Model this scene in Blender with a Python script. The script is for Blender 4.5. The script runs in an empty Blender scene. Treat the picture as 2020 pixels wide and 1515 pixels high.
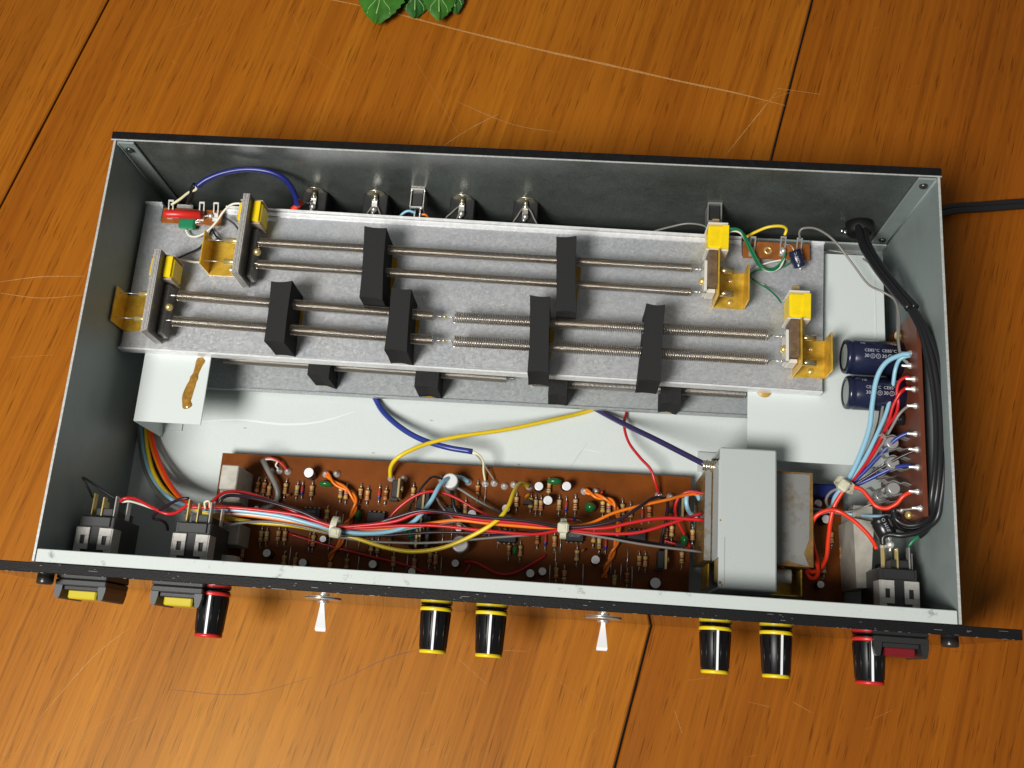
import bpy, math, random
from mathutils import Vector, Matrix, Euler
random.seed(7)
SC = bpy.context.scene
COL = SC.collection
MM = 0.001
# ---------------------------------------------------------------- camera, world, lamps, exposure
CAM_P = (247.35, -33.77, 565.77)            # millimetres; chassis floor is z = 0
CAM_R = (0.2772, 0.0368, 0.0697)
FPX = 2009.0
cd = bpy.data.cameras.new('camera')
cam = bpy.data.objects.new('camera', cd)
COL.objects.link(cam)
cam.location = [v * MM for v in CAM_P]
cam.rotation_euler = CAM_R
cd.sensor_width = 36.0
cd.lens = FPX / 2020.0 * 36.0
cd.clip_start = 0.01
cd.clip_end = 50.0
SC.camera = cam

world = bpy.data.worlds.new('World')
SC.world = world
world.use_nodes = True
bg = world.node_tree.nodes['Background']
bg.inputs[0].default_value = (0.97, 1.0, 0.97, 1)
bg.inputs[1].default_value = 0.145

ld = bpy.data.lights.new('ceiling_lamp', 'AREA')
ld.shape = 'DISK'
ld.size = 0.50
ld.energy = 29.0
ld.color = (1.0, 0.97, 0.915)
lamp = bpy.data.objects.new('ceiling_lamp', ld)
COL.objects.link(lamp)
lamp.location = (-0.31, -0.48, 1.30)
lamp.rotation_euler = (Vector((0.2, 0.1, 0.0)) - lamp.location).to_track_quat('-Z', 'Y').to_euler()

SC.view_settings.view_transform = 'Standard'
SC.view_settings.look = 'None'
SC.view_settings.exposure = 0.0
SC.view_settings.gamma = 1.0
SC.view_settings.use_curve_mapping = False
SC.cycles.max_bounces = 8

_RM = Euler(CAM_R).to_matrix()
def at(px, py, z):
    """point of height z (mm) seen at photograph pixel (px, py)"""
    d = _RM @ Vector(((px - 1010.0) / FPX, -(py - 757.5) / FPX, -1.0))
    return Vector(CAM_P) + d * ((z - CAM_P[2]) / d.z)

# ---------------------------------------------------------------- materials
MATS = {}
def mat(name, col, rough=0.5, metal=0.0, spec=0.5, var=0.0, vscale=400.0, bump=0.0, bscale=900.0, coat=0.0, dark=None, trans=0.0):
    if name in MATS:
        return MATS[name]
    m = bpy.data.materials.new(name)
    m.use_nodes = True
    nt = m.node_tree
    b = nt.nodes['Principled BSDF']
    b.inputs['Base Color'].default_value = (*col, 1)
    b.inputs['Roughness'].default_value = rough
    b.inputs['Metallic'].default_value = metal
    b.inputs['Specular IOR Level'].default_value = spec
    b.inputs['Coat Weight'].default_value = coat
    b.inputs['Coat Roughness'].default_value = 0.08
    if trans:
        b.inputs['Transmission Weight'].default_value = trans
    if var or bump:
        tc = nt.nodes.new('ShaderNodeTexCoord')
    if var:
        n = nt.nodes.new('ShaderNodeTexNoise')
        n.inputs['Scale'].default_value = vscale
        n.inputs['Detail'].default_value = 4
        n.inputs['Roughness'].default_value = 0.65
        nt.links.new(tc.outputs['Object'], n.inputs['Vector'])
        r = nt.nodes.new('ShaderNodeValToRGB')
        r.color_ramp.elements[0].position = 0.3
        r.color_ramp.elements[1].position = 0.7
        d = dark if dark else tuple(c * (1 - var) for c in col)
        r.color_ramp.elements[0].color = (*d, 1)
        r.color_ramp.elements[1].color = (*[min(1, c * (1 + var * 0.6)) for c in col], 1)
        nt.links.new(n.outputs['Fac'], r.inputs['Fac'])
        nt.links.new(r.outputs['Color'], b.inputs['Base Color'])
    if bump:
        n2 = nt.nodes.new('ShaderNodeTexNoise')
        n2.inputs['Scale'].default_value = bscale
        n2.inputs['Detail'].default_value = 3
        nt.links.new(tc.outputs['Object'], n2.inputs['Vector'])
        bp = nt.nodes.new('ShaderNodeBump')
        bp.inputs['Strength'].default_value = bump
        bp.inputs['Distance'].default_value = 0.0004
        nt.links.new(n2.outputs['Fac'], bp.inputs['Height'])
        nt.links.new(bp.outputs['Normal'], b.inputs['Normal'])
    MATS[name] = m
    return m

def node(nt, kind, **kw):
    n = nt.nodes.new(kind)
    for k, v in kw.items():
        if k in n.inputs:
            n.inputs[k].default_value = v
        else:
            setattr(n, k, v)
    return n

def ramp(nt, fac, stops):
    r = nt.nodes.new('ShaderNodeValToRGB')
    e = r.color_ramp.elements
    while len(e) < len(stops):
        e.new(0.5)
    for i, (p, c) in enumerate(stops):
        e[i].position = p
        e[i].color = (*c, 1) if len(c) == 3 else c
    nt.links.new(fac, r.inputs['Fac'])
    return r.outputs['Color']

def mix(nt, fac, a, b, mode='MIX'):
    m = nt.nodes.new('ShaderNodeMix')
    m.data_type = 'RGBA'
    m.blend_type = mode
    for sock, v in ((m.inputs[0], fac), (m.inputs[6], a), (m.inputs[7], b)):
        if hasattr(v, 'links'):
            nt.links.new(v, sock)
        else:
            sock.default_value = v if not isinstance(v, tuple) else (*v, 1)
    return m.outputs[2]

def wood_mat(name, seed, tint):
    m = bpy.data.materials.new(name)
    m.use_nodes = True
    nt = m.node_tree
    b = nt.nodes['Principled BSDF']
    tc = node(nt, 'ShaderNodeTexCoord')
    mp = node(nt, 'ShaderNodeMapping')
    mp.inputs['Rotation'].default_value = (0, 0, math.atan(0.245))
    mp.inputs['Location'].default_value = (seed * 1.37, seed * 0.71, 0)
    nt.links.new(tc.outputs['Object'], mp.inputs['Vector'])
    def layer(sx, sy, detail, rough=0.55, dist=0.0):
        s = node(nt, 'ShaderNodeMapping')
        s.inputs['Scale'].default_value = (sx, sy, 1)
        nt.links.new(mp.outputs[0], s.inputs['Vector'])
        n = node(nt, 'ShaderNodeTexNoise', Scale=1.0, Detail=detail, Roughness=rough, Distortion=dist)
        nt.links.new(s.outputs[0], n.inputs['Vector'])
        return n.outputs['Fac']
    broad = layer(17, 0.8, 3, 0.5, 0.25)
    streak = layer(85, 2.0, 4, 0.6, 0.15)
    fine = layer(420, 8, 4, 0.65)
    pores = layer(850, 42, 2, 0.5)
    dull = layer(5, 4, 3)
    c = ramp(nt, broad, [(0.3, (0.275, 0.077, 0.0044)), (0.52, (0.325, 0.099, 0.0060)), (0.72, (0.37, 0.124, 0.0082))])
    s = ramp(nt, streak, [(0.30, (0.55, 0.45, 0.36)), (0.46, (1, 1, 1)), (0.75, (1.05, 1.1, 1.15))])
    c = mix(nt, 0.42, c, s, 'MULTIPLY')
    f = ramp(nt, fine, [(0.3, (0.62, 0.55, 0.5)), (0.52, (1, 1, 1)), (0.8, (1.15, 1.15, 1.1))])
    c = mix(nt, 0.55, c, f, 'MULTIPLY')
    p = ramp(nt, pores, [(0.31, (0.40, 0.32, 0.28)), (0.40, (1, 1, 1))])
    c = mix(nt, 0.7, c, p, 'MULTIPLY')
    rings = layer(26, 0.55, 2, 0.45, 0.35)
    g1 = ramp(nt, rings, [(0.30, (1, 1, 1)), (0.375, (0.66, 0.56, 0.48)), (0.40, (1, 1, 1)), (0.455, (1, 1, 1)), (0.475, (0.62, 0.52, 0.44)), (0.50, (1, 1, 1)), (0.535, (1, 1, 1)), (0.55, (0.70, 0.60, 0.52)), (0.57, (1, 1, 1)), (0.64, (0.68, 0.58, 0.5)), (0.66, (1, 1, 1))])
    c = mix(nt, 0.36, c, g1, 'MULTIPLY')
    fleck = layer(300, 16, 2, 0.5)
    g2 = ramp(nt, fleck, [(0.64, (1, 1, 1)), (0.74, (1.35, 1.4, 1.5))])
    c = mix(nt, 0.4, c, g2, 'MULTIPLY')
    sv = node(nt, 'ShaderNodeSeparateXYZ')
    nt.links.new(mp.outputs[0], sv.inputs[0])
    lam = node(nt, 'ShaderNodeTexVoronoi', voronoi_dimensions='1D', Scale=13.0)
    nt.links.new(sv.outputs[0], lam.inputs['W'])
    lsep = node(nt, 'ShaderNodeSeparateColor')
    nt.links.new(lam.outputs['Color'], lsep.inputs[0])
    lt_ = ramp(nt, lsep.outputs[0], [(0.0, (0.84, 0.79, 0.74)), (0.5, (1, 1, 1)), (1.0, (1.10, 1.16, 1.25))])
    c = mix(nt, 1.0, c, lt_, 'MULTIPLY')
    c = mix(nt, 1.0, c, tint, 'MULTIPLY')
    nt.links.new(c, b.inputs['Base Color'])
    r = node(nt, 'ShaderNodeMapRange')
    r.inputs['To Min'].default_value = 0.36
    r.inputs['To Max'].default_value = 0.50
    nt.links.new(dull, r.inputs['Value'])
    nt.links.new(r.outputs[0], b.inputs['Roughness'])
    bp = node(nt, 'ShaderNodeBump', Strength=0.35, Distance=0.0004)
    nt.links.new(fine, bp.inputs['Height'])
    nt.links.new(bp.outputs[0], b.inputs['Normal'])
    b.inputs['Specular IOR Level'].default_value = 0.33
    b.inputs['Specular Tint'].default_value = (1.0, 0.86, 0.42, 1)
    MATS[name] = m
    return m

def galv_mat(name, base, metal):
    m = bpy.data.materials.new(name)
    m.use_nodes = True
    nt = m.node_tree
    b = nt.nodes['Principled BSDF']
    tc = node(nt, 'ShaderNodeTexCoord')
    v = node(nt, 'ShaderNodeTexVoronoi', Scale=900.0)
    n = node(nt, 'ShaderNodeTexNoise', Scale=1100.0, Detail=3.0, Roughness=0.7)
    n2 = node(nt, 'ShaderNodeTexNoise', Scale=28.0, Detail=4.0, Roughness=0.6)
    for q in (v, n, n2):
        nt.links.new(tc.outputs['Object'], q.inputs['Vector'])
    sep = node(nt, 'ShaderNodeSeparateColor')
    nt.links.new(v.outputs['Color'], sep.inputs[0])
    c = ramp(nt, sep.outputs[0], [(0.0, tuple(x * 0.90 for x in base)), (1.0, tuple(x * 1.08 for x in base))])
    s = ramp(nt, n.outputs['Fac'], [(0.33, (0.86, 0.855, 0.85)), (0.48, (1, 1, 1)), (0.72, (1.1, 1.1, 1.1))])
    c = mix(nt, 0.75, c, s, 'MULTIPLY')
    g = ramp(nt, n2.outputs['Fac'], [(0.35, (0.92, 0.93, 0.95)), (0.65, (1.03, 1.01, 1.0))])
    c = mix(nt, 0.8, c, g, 'MULTIPLY')
    nt.links.new(c, b.inputs['Base Color'])
    b.inputs['Metallic'].default_value = metal
    r = node(nt, 'ShaderNodeMapRange')
    r.inputs['To Min'].default_value = 0.30
    r.inputs['To Max'].default_value = 0.5
    nt.links.new(sep.outputs[1], r.inputs['Value'])
    nt.links.new(r.outputs[0], b.inputs['Roughness'])
    bp = node(nt, 'ShaderNodeBump', Strength=0.1, Distance=0.0002)
    nt.links.new(n.outputs['Fac'], bp.inputs['Height'])
    nt.links.new(bp.outputs[0], b.inputs['Normal'])
    MATS[name] = m
    return m

def paint_mat(name, col, grime, rough=0.45, scale=55.0, lo=0.30, hi=0.42, speck=0.04):
    """satin paint with scattered grime patches"""
    m = bpy.data.materials.new(name)
    m.use_nodes = True
    nt = m.node_tree
    b = nt.nodes['Principled BSDF']
    tc = node(nt, 'ShaderNodeTexCoord')
    n = node(nt, 'ShaderNodeTexNoise', Scale=scale, Detail=6.0, Roughness=0.72)
    n2 = node(nt, 'ShaderNodeTexNoise', Scale=1500.0, Detail=2.0)
    for q in (n, n2):
        nt.links.new(tc.outputs['Object'], q.inputs['Vector'])
    c = ramp(nt, n.outputs['Fac'], [(lo, grime), (hi, col), (1.0, col)])
    s = ramp(nt, n2.outputs['Fac'], [(0.3, (1 - speck,) * 3), (0.7, (1 + speck * 0.6,) * 3)])
    c = mix(nt, 1.0, c, s, 'MULTIPLY')
    nt.links.new(c, b.inputs['Base Color'])
    b.inputs['Roughness'].default_value = rough
    bp = node(nt, 'ShaderNodeBump', Strength=0.05, Distance=0.0002)
    nt.links.new(n2.outputs['Fac'], bp.inputs['Height'])
    nt.links.new(bp.outputs[0], b.inputs['Normal'])
    MATS[name] = m
    return m

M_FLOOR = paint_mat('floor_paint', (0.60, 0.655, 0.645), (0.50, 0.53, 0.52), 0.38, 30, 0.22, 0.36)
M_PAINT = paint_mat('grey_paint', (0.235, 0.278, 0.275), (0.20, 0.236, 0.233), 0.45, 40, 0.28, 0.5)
M_RAIL = paint_mat('rail_paint', (0.50, 0.545, 0.53), (0.20, 0.20, 0.18), 0.45, 110, 0.28, 0.41)
M_REAR = paint_mat('rear_paint', (0.098, 0.112, 0.104), (0.058, 0.065, 0.060), 0.3, 16, 0.38, 0.60, 0.42)
M_EDGE = mat('bare_edge', (0.55, 0.56, 0.54), 0.4, 0.3, var=0.25, vscale=700)
M_BLACKP = mat('black_panel', (0.010, 0.010, 0.011), 0.05, 0.0, 0.8)
M_BLACKTOP = mat('black_panel_edge', (0.007, 0.007, 0.008), 0.5, 0.0, 0.2, var=0.5, vscale=1500, bump=0.3, bscale=1600)
M_GALV = galv_mat('galvanised', (0.53, 0.55, 0.575), 0.5)
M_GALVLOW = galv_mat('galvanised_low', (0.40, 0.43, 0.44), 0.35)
M_BRIGHT = mat('bright_zinc', (0.80, 0.81, 0.82), 0.35, 0.2, var=0.15, vscale=300)
M_FOAM = mat('foam', (0.028, 0.028, 0.029), 0.95, 0, 0.15, var=0.35, vscale=1800, bump=0.6, bscale=2200)
M_SPRING = mat('spring_steel', (0.56, 0.50, 0.42), 0.27, 0.97)
M_BRASS = mat('brass', (0.72, 0.47, 0.06), 0.33, 0.4, var=0.25, vscale=220, dark=(0.52, 0.31, 0.03))
M_BRASSB = mat('bright_brass', (0.82, 0.64, 0.26), 0.3, 0.7)
M_TAPE = mat('yellow_tape', (0.86, 0.62, 0.005), 0.35, 0, 0.5, var=0.12, vscale=120)
M_GLUE = mat('hardened_glue', (0.50, 0.28, 0.025), 0.2, 0, 0.5, var=0.4, vscale=150)
M_LAM = mat('lamination_steel', (0.52, 0.50, 0.475), 0.4, 0.35, var=0.3, vscale=900)
M_LAMD = mat('lamination_dark', (0.13, 0.12, 0.11), 0.4, 0.5, var=0.3, vscale=500)
M_MAG = mat('magnet_brown', (0.16, 0.10, 0.055), 0.45, 0.1, var=0.4, vscale=300)
M_KRAFT = mat('kraft_paper', (0.36, 0.24, 0.10), 0.6, var=0.3, vscale=200)
M_WPLAST = mat('white_plastic', (0.66, 0.64, 0.58), 0.4)
M_PCB = mat('phenolic_board', (0.165, 0.043, 0.0045), 0.4, 0, 0.16, var=0.28, vscale=60)
M_PCB2 = mat('phenolic_red', (0.135, 0.036, 0.016), 0.4, 0, 0.5, var=0.25, vscale=60)
M_STRIP = mat('phenolic_strip', (0.27, 0.085, 0.014), 0.4, 0, 0.5, var=0.3, vscale=150)
M_SOLDER = mat('solder', (0.82, 0.82, 0.80), 0.25, 0.6)
M_TIN = mat('tinned_metal', (0.62, 0.61, 0.58), 0.3, 0.75, var=0.15, vscale=500)
M_BLACK = mat('black_plastic', (0.022, 0.022, 0.023), 0.38)
M_GREYPL = mat('grey_plastic', (0.032, 0.034, 0.036), 0.5)
M_KNOB = mat('knob_black', (0.006, 0.006, 0.007), 0.33, 0, 0.2)
M_WHITE = mat('white_line', (0.80, 0.82, 0.84), 0.4)
M_KYEL = mat('knob_yellow', (0.74, 0.55, 0.012), 0.35)
M_KRED = mat('knob_red', (0.55, 0.022, 0.02), 0.35)
M_DRED = mat('rocker_red', (0.16, 0.008, 0.012), 0.3)
M_CHROME = mat('chrome', (0.93, 0.94, 0.95), 0.25, 0.1)
M_CLIP = mat('clip_steel', (0.55, 0.53, 0.50), 0.45, 0.35, var=0.12, vscale=500)
M_NAVY = mat('cap_navy', (0.012, 0.016, 0.045), 0.22, 0, 0.5)
M_CAPBLK = mat('cap_black', (0.012, 0.012, 0.014), 0.25)
M_CAPTOP = mat('cap_aluminium', (0.78, 0.78, 0.79), 0.4, 0.25)
M_CAPEND = mat('cap_end', (0.30, 0.34, 0.33), 0.6)
M_PRINT = mat('print_white', (0.42, 0.44, 0.47), 0.6)
M_PRINTG = mat('print_grey', (0.22, 0.23, 0.24), 0.6)
M_GREEN = mat('film_green', (0.012, 0.12, 0.03), 0.2)
M_GREENW = mat('tape_green', (0.01, 0.20, 0.085), 0.4)
M_CERAM = mat('ceramic_orange', (0.62, 0.20, 0.02), 0.4)
M_IC = mat('ic_black', (0.016, 0.016, 0.017), 0.5, bump=0.1)
M_TAN = mat('resistor_tan', (0.52, 0.33, 0.13), 0.45)
M_BROWNB = mat('resistor_brown', (0.34, 0.15, 0.045), 0.45)
BAND = {k: mat('band_' + k, c, 0.45) for k, c in dict(black=(0.02, 0.016, 0.012), brown=(0.13, 0.045, 0.015), red=(0.5, 0.05, 0.03), orange=(0.6, 0.17, 0.03), yellow=(0.66, 0.46, 0.04), violet=(0.16, 0.08, 0.2), grey=(0.33, 0.34, 0.30), gold=(0.5, 0.3, 0.06), green=(0.12, 0.22, 0.12), blue=(0.03, 0.05, 0.3)).items()}
M_XFW = paint_mat('transformer_paint', (0.42, 0.455, 0.45), (0.34, 0.33, 0.25), 0.45, 60, 0.2, 0.38)
M_XFG = paint_mat('transformer_grey', (0.19, 0.192, 0.185), (0.13, 0.09, 0.03), 0.5, 90, 0.30, 0.48)
M_VARN = mat('brown_varnish', (0.20, 0.115, 0.035), 0.3, 0, 0.5, var=0.5, vscale=160)
M_PLATE = mat('bracket_plate', (0.44, 0.42, 0.37), 0.5, 0.2, var=0.2, vscale=180)
M_NYLON = mat('nylon_tie', (0.60, 0.58, 0.44), 0.4)
M_RUBBER = mat('rubber', (0.008, 0.008, 0.008), 0.5)
M_JACK = mat('jack_black', (0.012, 0.0125, 0.013), 0.55)
WC = dict(red=(0.52, 0.014, 0.018), scarlet=(0.72, 0.040, 0.012), blue=(0.022, 0.040, 0.24), navy=(0.012, 0.018, 0.16), purple=(0.030, 0.024, 0.085), yellow=(0.76, 0.55, 0.020), orange=(0.74, 0.17, 0.008),
          sky=(0.26, 0.50, 0.64), teal=(0.13, 0.27, 0.34), white=(0.72, 0.70, 0.60), grey=(0.21, 0.20, 0.185), black=(0.012, 0.012, 0.014), plum=(0.022, 0.010, 0.018), green=(0.01, 0.17, 0.07), cream=(0.70, 0.66, 0.42))
M_WIRE = {k: mat('wire_' + k, c, 0.33, 0, 0.5) for k, c in WC.items()}
M_WIRE['bare'] = M_TIN

# ---------------------------------------------------------------- mesh helpers (millimetres)
def basis(d):
    d = Vector(d).normalized()
    a = Vector((0, 0, 1)) if abs(d.z) < 0.9 else Vector((1, 0, 0))
    u = d.cross(a).normalized()
    return u, d.cross(u).normalized(), d

class MB:
    def __init__(s):
        s.v, s.f, s.m, s.sm = [], [], [], []
    def add(s, vs, fs, mi=0, smooth=False):
        o = len(s.v)
        s.v += [Vector(p) for p in vs]
        for f in fs:
            s.f.append([i + o for i in f]); s.m.append(mi); s.sm.append(smooth)
        return s
    def box(s, lo, hi, mi=0, ch=0.0, rot=None, piv=None):
        lo, hi = Vector(lo), Vector(hi)
        c, h = (lo + hi) / 2, (hi - lo) / 2
        ch = min(ch, *[0.45 * x for x in h]) if ch else 0
        vs, fs = [], []
        if not ch:
            for i in range(8):
                vs.append(Vector((h.x if i & 1 else -h.x, h.y if i & 2 else -h.y, h.z if i & 4 else -h.z)))
            fs = [(0, 2, 3, 1), (4, 5, 7, 6), (0, 1, 5, 4), (2, 6, 7, 3), (0, 4, 6, 2), (1, 3, 7, 5)]
        else:
            idx = {}
            for i in range(8):
                sg = [1 if i >> k & 1 else -1 for k in range(3)]
                for a in range(3):
                    p = [sg[k] * (h[k] - (0 if k == a else ch)) for k in range(3)]
                    idx[i, a] = len(vs); vs.append(Vector(p))
            for a in range(3):
                b, c2 = (a + 1) % 3, (a + 2) % 3
                for sgn in (0, 1):
                    q = []
                    for (x, y) in ((0, 0), (1, 0), (1, 1), (0, 1)):
                        q.append(idx[(sgn << a) | (x << b) | (y << c2), a])
                    fs.append(q if sgn else q[::-1])
            for a in range(3):
                b, c2 = (a + 1) % 3, (a + 2) % 3
                for x in (0, 1):
                    for y in (0, 1):
                        i0 = (x << b) | (y << c2); i1 = i0 | (1 << a)
                        q = [idx[i0, b], idx[i1, b], idx[i1, c2], idx[i0, c2]]
                        fs.append(q if x == y else q[::-1])
            for i in range(8):
                q = [idx[i, 0], idx[i, 1], idx[i, 2]]
                fs.append(q if bin(i).count('1') % 2 else q[::-1])
        if rot:
            R = Euler(rot).to_matrix()
            pv = Vector(piv) if piv else c
            vs = [R @ (p + c - pv) + pv for p in vs]
        else:
            vs = [p + c for p in vs]
        return s.add(vs, fs, mi)
    def cyl(s, a, b, r, r2=None, n=14, mi=0, mcap=None, caps=True, smooth=True, ch=0.0):
        a, b = Vector(a), Vector(b)
        r2 = r if r2 is None else r2
        prof = [(0, r), (1, r2)]
        L = (b - a).length
        if ch:
            k = ch / L
            prof = [(0, r - ch), (k, r), (1 - k, r2), (1, r2 - ch)]
        return s.lathe(a, b - a, [(t * L, q) for t, q in prof], n, mi, mcap, caps, smooth)
    def lathe(s, a, d, prof, n=16, mi=0, mcap=None, caps=True, smooth=True, mis=None, fl=0.0):
        a = Vector(a); u, w, d = basis(d)
        vs = []
        for (t, r) in prof:
            for i in range(n):
                an = 2 * math.pi * i / n
                rr = r * (1 - fl * (i % 2)) if fl else r
                vs.append(a + d * t + (u * math.cos(an) + w * math.sin(an)) * rr)
        o = len(s.v); s.v += vs
        for k in range(len(prof) - 1):
            for i in range(n):
                j = (i + 1) % n
                s.f.append([o + k * n + i, o + k * n + j, o + (k + 1) * n + j, o + (k + 1) * n + i][::-1])
                s.m.append(mis[k] if mis else mi); s.sm.append(smooth)
        if caps:
            mc = mi if mcap is None else mcap
            s.f.append([o + i for i in range(n)]); s.m.append(mc); s.sm.append(False)
            e = o + (len(prof) - 1) * n
            s.f.append([e + i for i in range(n)][::-1]); s.m.append(mc); s.sm.append(False)
        return s
    def tube(s, pts, r, n=8, mi=0, sub=6, raw=False):
        P = [Vector(p) for p in pts]
        if not raw and len(P) > 2:
            P = spline(P, sub)
        tl = []
        for i in range(len(P)):
            t = P[min(i + 1, len(P) - 1)] - P[max(i - 1, 0)]
            tl.append(t.normalized() if t.length > 1e-9 else Vector((0, 0, 1)))
        u = basis(tl[0])[0]
        o = len(s.v)
        for i, p in enumerate(P):
            u = (u - tl[i] * u.dot(tl[i]))
            u = u.normalized() if u.length > 1e-6 else basis(tl[i])[0]
            w = tl[i].cross(u)
            rr = r[i] if isinstance(r, (list, tuple)) else r
            for k in range(n):
                an = 2 * math.pi * k / n
                s.v.append(p + (u * math.cos(an) + w * math.sin(an)) * rr)
        for i in range(len(P) - 1):
            for k in range(n):
                j = (k + 1) % n
                s.f.append([o + i * n + k, o + i * n + j, o + (i + 1) * n + j, o + (i + 1) * n + k]); s.m.append(mi); s.sm.append(True)
        s.f.append([o + k for k in range(n)][::-1]); s.m.append(mi); s.sm.append(False)
        e = o + (len(P) - 1) * n
        s.f.append([e + k for k in range(n)]); s.m.append(mi); s.sm.append(False)
        return s
    def prism(s, poly, z0, z1, mi=0, mtop=None, smooth=False):
        n = len(poly)
        o = len(s.v)
        s.v += [Vector((p[0], p[1], z0)) for p in poly] + [Vector((p[0], p[1], z1)) for p in poly]
        ar = sum(poly[i][0] * poly[(i + 1) % n][1] - poly[(i + 1) % n][0] * poly[i][1] for i in range(n))
        fl = ar < 0
        for i in range(n):
            j = (i + 1) % n
            q = [o + i, o + j, o + n + j, o + n + i]
            s.f.append(q[::-1] if fl else q); s.m.append(mi); s.sm.append(smooth)
        b = [o + i for i in range(n)][::-1]; t = [o + n + i for i in range(n)]
        s.f += [b[::-1] if fl else b, t[::-1] if fl else t]
        s.m += [mi, mi if mtop is None else mtop]; s.sm += [False, False]
        return s
    def ball(s, c, r, n=10, m=6, mi=0, sz=1.0, zmin=-1.0):
        prof = []
        c = Vector(c)
        for k in range(m + 1):
            a = math.pi * k / m
            z = -math.cos(a)
            if z < zmin - 1e-6:
                continue
            prof.append((z * r * sz, max(math.sin(a) * r, 0.01 * r)))
        o = len(s.v)
        for (z, rr) in prof:
            for i in range(n):
                an = 2 * math.pi * i / n
                s.v.append(c + Vector((math.cos(an) * rr, math.sin(an) * rr, z)))
        for k in range(len(prof) - 1):
            for i in range(n):
                j = (i + 1) % n
                s.f.append([o + k * n + i, o + k * n + j, o + (k + 1) * n + j, o + (k + 1) * n + i]); s.m.append(mi); s.sm.append(True)
        return s
    def mesh(s, name, mats, off=(0, 0, 0)):
        me = bpy.data.meshes.new(name)
        off = Vector(off)
        me.from_pydata([(p - off) * MM for p in s.v], [], s.f)
        for m in (mats if isinstance(mats, (list, tuple)) else [mats]):
            me.materials.append(m)
        me.polygons.foreach_set('material_index', s.m)
        me.polygons.foreach_set('use_smooth', s.sm)
        me.update()
        return me
    def build(s, name, mats, parent=None, off=None):
        if off is None:
            off = OFF.get(parent.name, Vector((0, 0, 0))) if parent else Vector((0, 0, 0))
        o = bpy.data.objects.new(name, s.mesh(name, mats, off))
        COL.objects.link(o)
        if parent:
            o.parent = parent
            OFF[o.name] = Vector(off)
        return o

OFF = {}
def spline(P, sub=6):
    Q = [P[0] * 2 - P[1]] + list(P) + [P[-1] * 2 - P[-2]]
    out = []
    for i in range(1, len(Q) - 2):
        a, b, c, d = Q[i - 1], Q[i], Q[i + 1], Q[i + 2]
        for k in range(sub):
            t = k / sub
            out.append(0.5 * ((2 * b) + (c - a) * t + (2 * a - 5 * b + 4 * c - d) * t * t + (3 * b - a - 3 * c + d) * t ** 3))
    out.append(P[-1])
    return out

def tag(o, label, cat, group=None, kind=None):
    if label: o['label'] = label
    if cat: o['category'] = cat
    if group: o['group'] = group
    if kind: o['kind'] = kind
    return o

def thing(name, loc, label, cat, group=None, kind=None):
    o = bpy.data.objects.new(name, None)
    COL.objects.link(o)
    o.empty_display_size = 0.01
    o.location = Vector(loc) * MM
    OFF[o.name] = Vector(loc)
    return tag(o, label, cat, group, kind)

def inst(name, me, parent, loc, rz=0.0, rot=None, sc=None):
    """a part sharing mesh data, placed at loc (mm, world)"""
    o = bpy.data.objects.new(name, me)
    COL.objects.link(o)
    off = OFF.get(parent.name, Vector((0, 0, 0)))
    o.parent = parent
    o.location = (Vector(loc) - off) * MM
    o.rotation_euler = rot if rot else (0, 0, rz)
    if sc: o.scale = sc
    OFF[o.name] = Vector(loc)
    return o

def text_mesh(txt, size):
    """flat text as (verts, faces) in mm, centred"""
    c = bpy.data.curves.new('print', 'FONT')
    c.body = txt; c.size = size; c.align_x = 'CENTER'; c.align_y = 'CENTER'
    c.resolution_u = 2
    o = bpy.data.objects.new('print', c)
    COL.objects.link(o)
    me = bpy.data.meshes.new_from_object(o.evaluated_get(bpy.context.evaluated_depsgraph_get()))
    vs = [v.co.copy() for v in me.vertices]; fs = [list(p.vertices) for p in me.polygons]
    bpy.data.objects.remove(o); bpy.data.curves.remove(c); bpy.data.meshes.remove(me)
    return vs, fs
# ---------------------------------------------------------------- table
TZ = -7.0
table = thing('table_top', (215, 110, TZ), 'varnished orange-brown wooden table top of wide boards with fine scratches', None, kind='structure')
seams = [(-650, 0.27), (-176.2, 0.274), (301.6, 0.226), (775, 0.22)]
tints = [(1, 1, 1), (0.97, 0.94, 0.9), (0.86, 0.78, 0.72)]
YA, YB = -420.0, 760.0
for i in range(3):
    (a0, b0), (a1, b1) = seams[i], seams[i + 1]
    g = 0.75
    x00, x10 = a0 + b0 * YA + g, a1 + b1 * YA - g
    x01, x11 = a0 + b0 * YB + g, a1 + b1 * YB - g
    mb = MB()
    c = 0.8
    top = [(x00 + c, YA, TZ), (x10 - c, YA, TZ), (x11 - c, YB, TZ), (x01 + c, YB, TZ)]
    rim = [(x00, YA, TZ - c), (x10, YA, TZ - c), (x11, YB, TZ - c), (x01, YB, TZ - c)]
    bot = [(p[0], p[1], TZ - 22) for p in rim]
    fs = [(0, 1, 2, 3)]
    for k in range(4):
        j = (k + 1) % 4
        fs += [(k, k + 4, j + 4, j), (k + 4, k + 8, j + 8, j + 4)]
    mb.add(top + rim + bot, fs)
    mb.build('plank', wood_mat('varnished_wood_%d' % i, i * 3.3 + 1, tints[i]), table)
M_SCR = mat('scratched_wood', (0.46, 0.225, 0.065), 0.6, var=0.35, vscale=700)
M_SCRD = mat('dent_dark', (0.13, 0.045, 0.012), 0.6)
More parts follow.
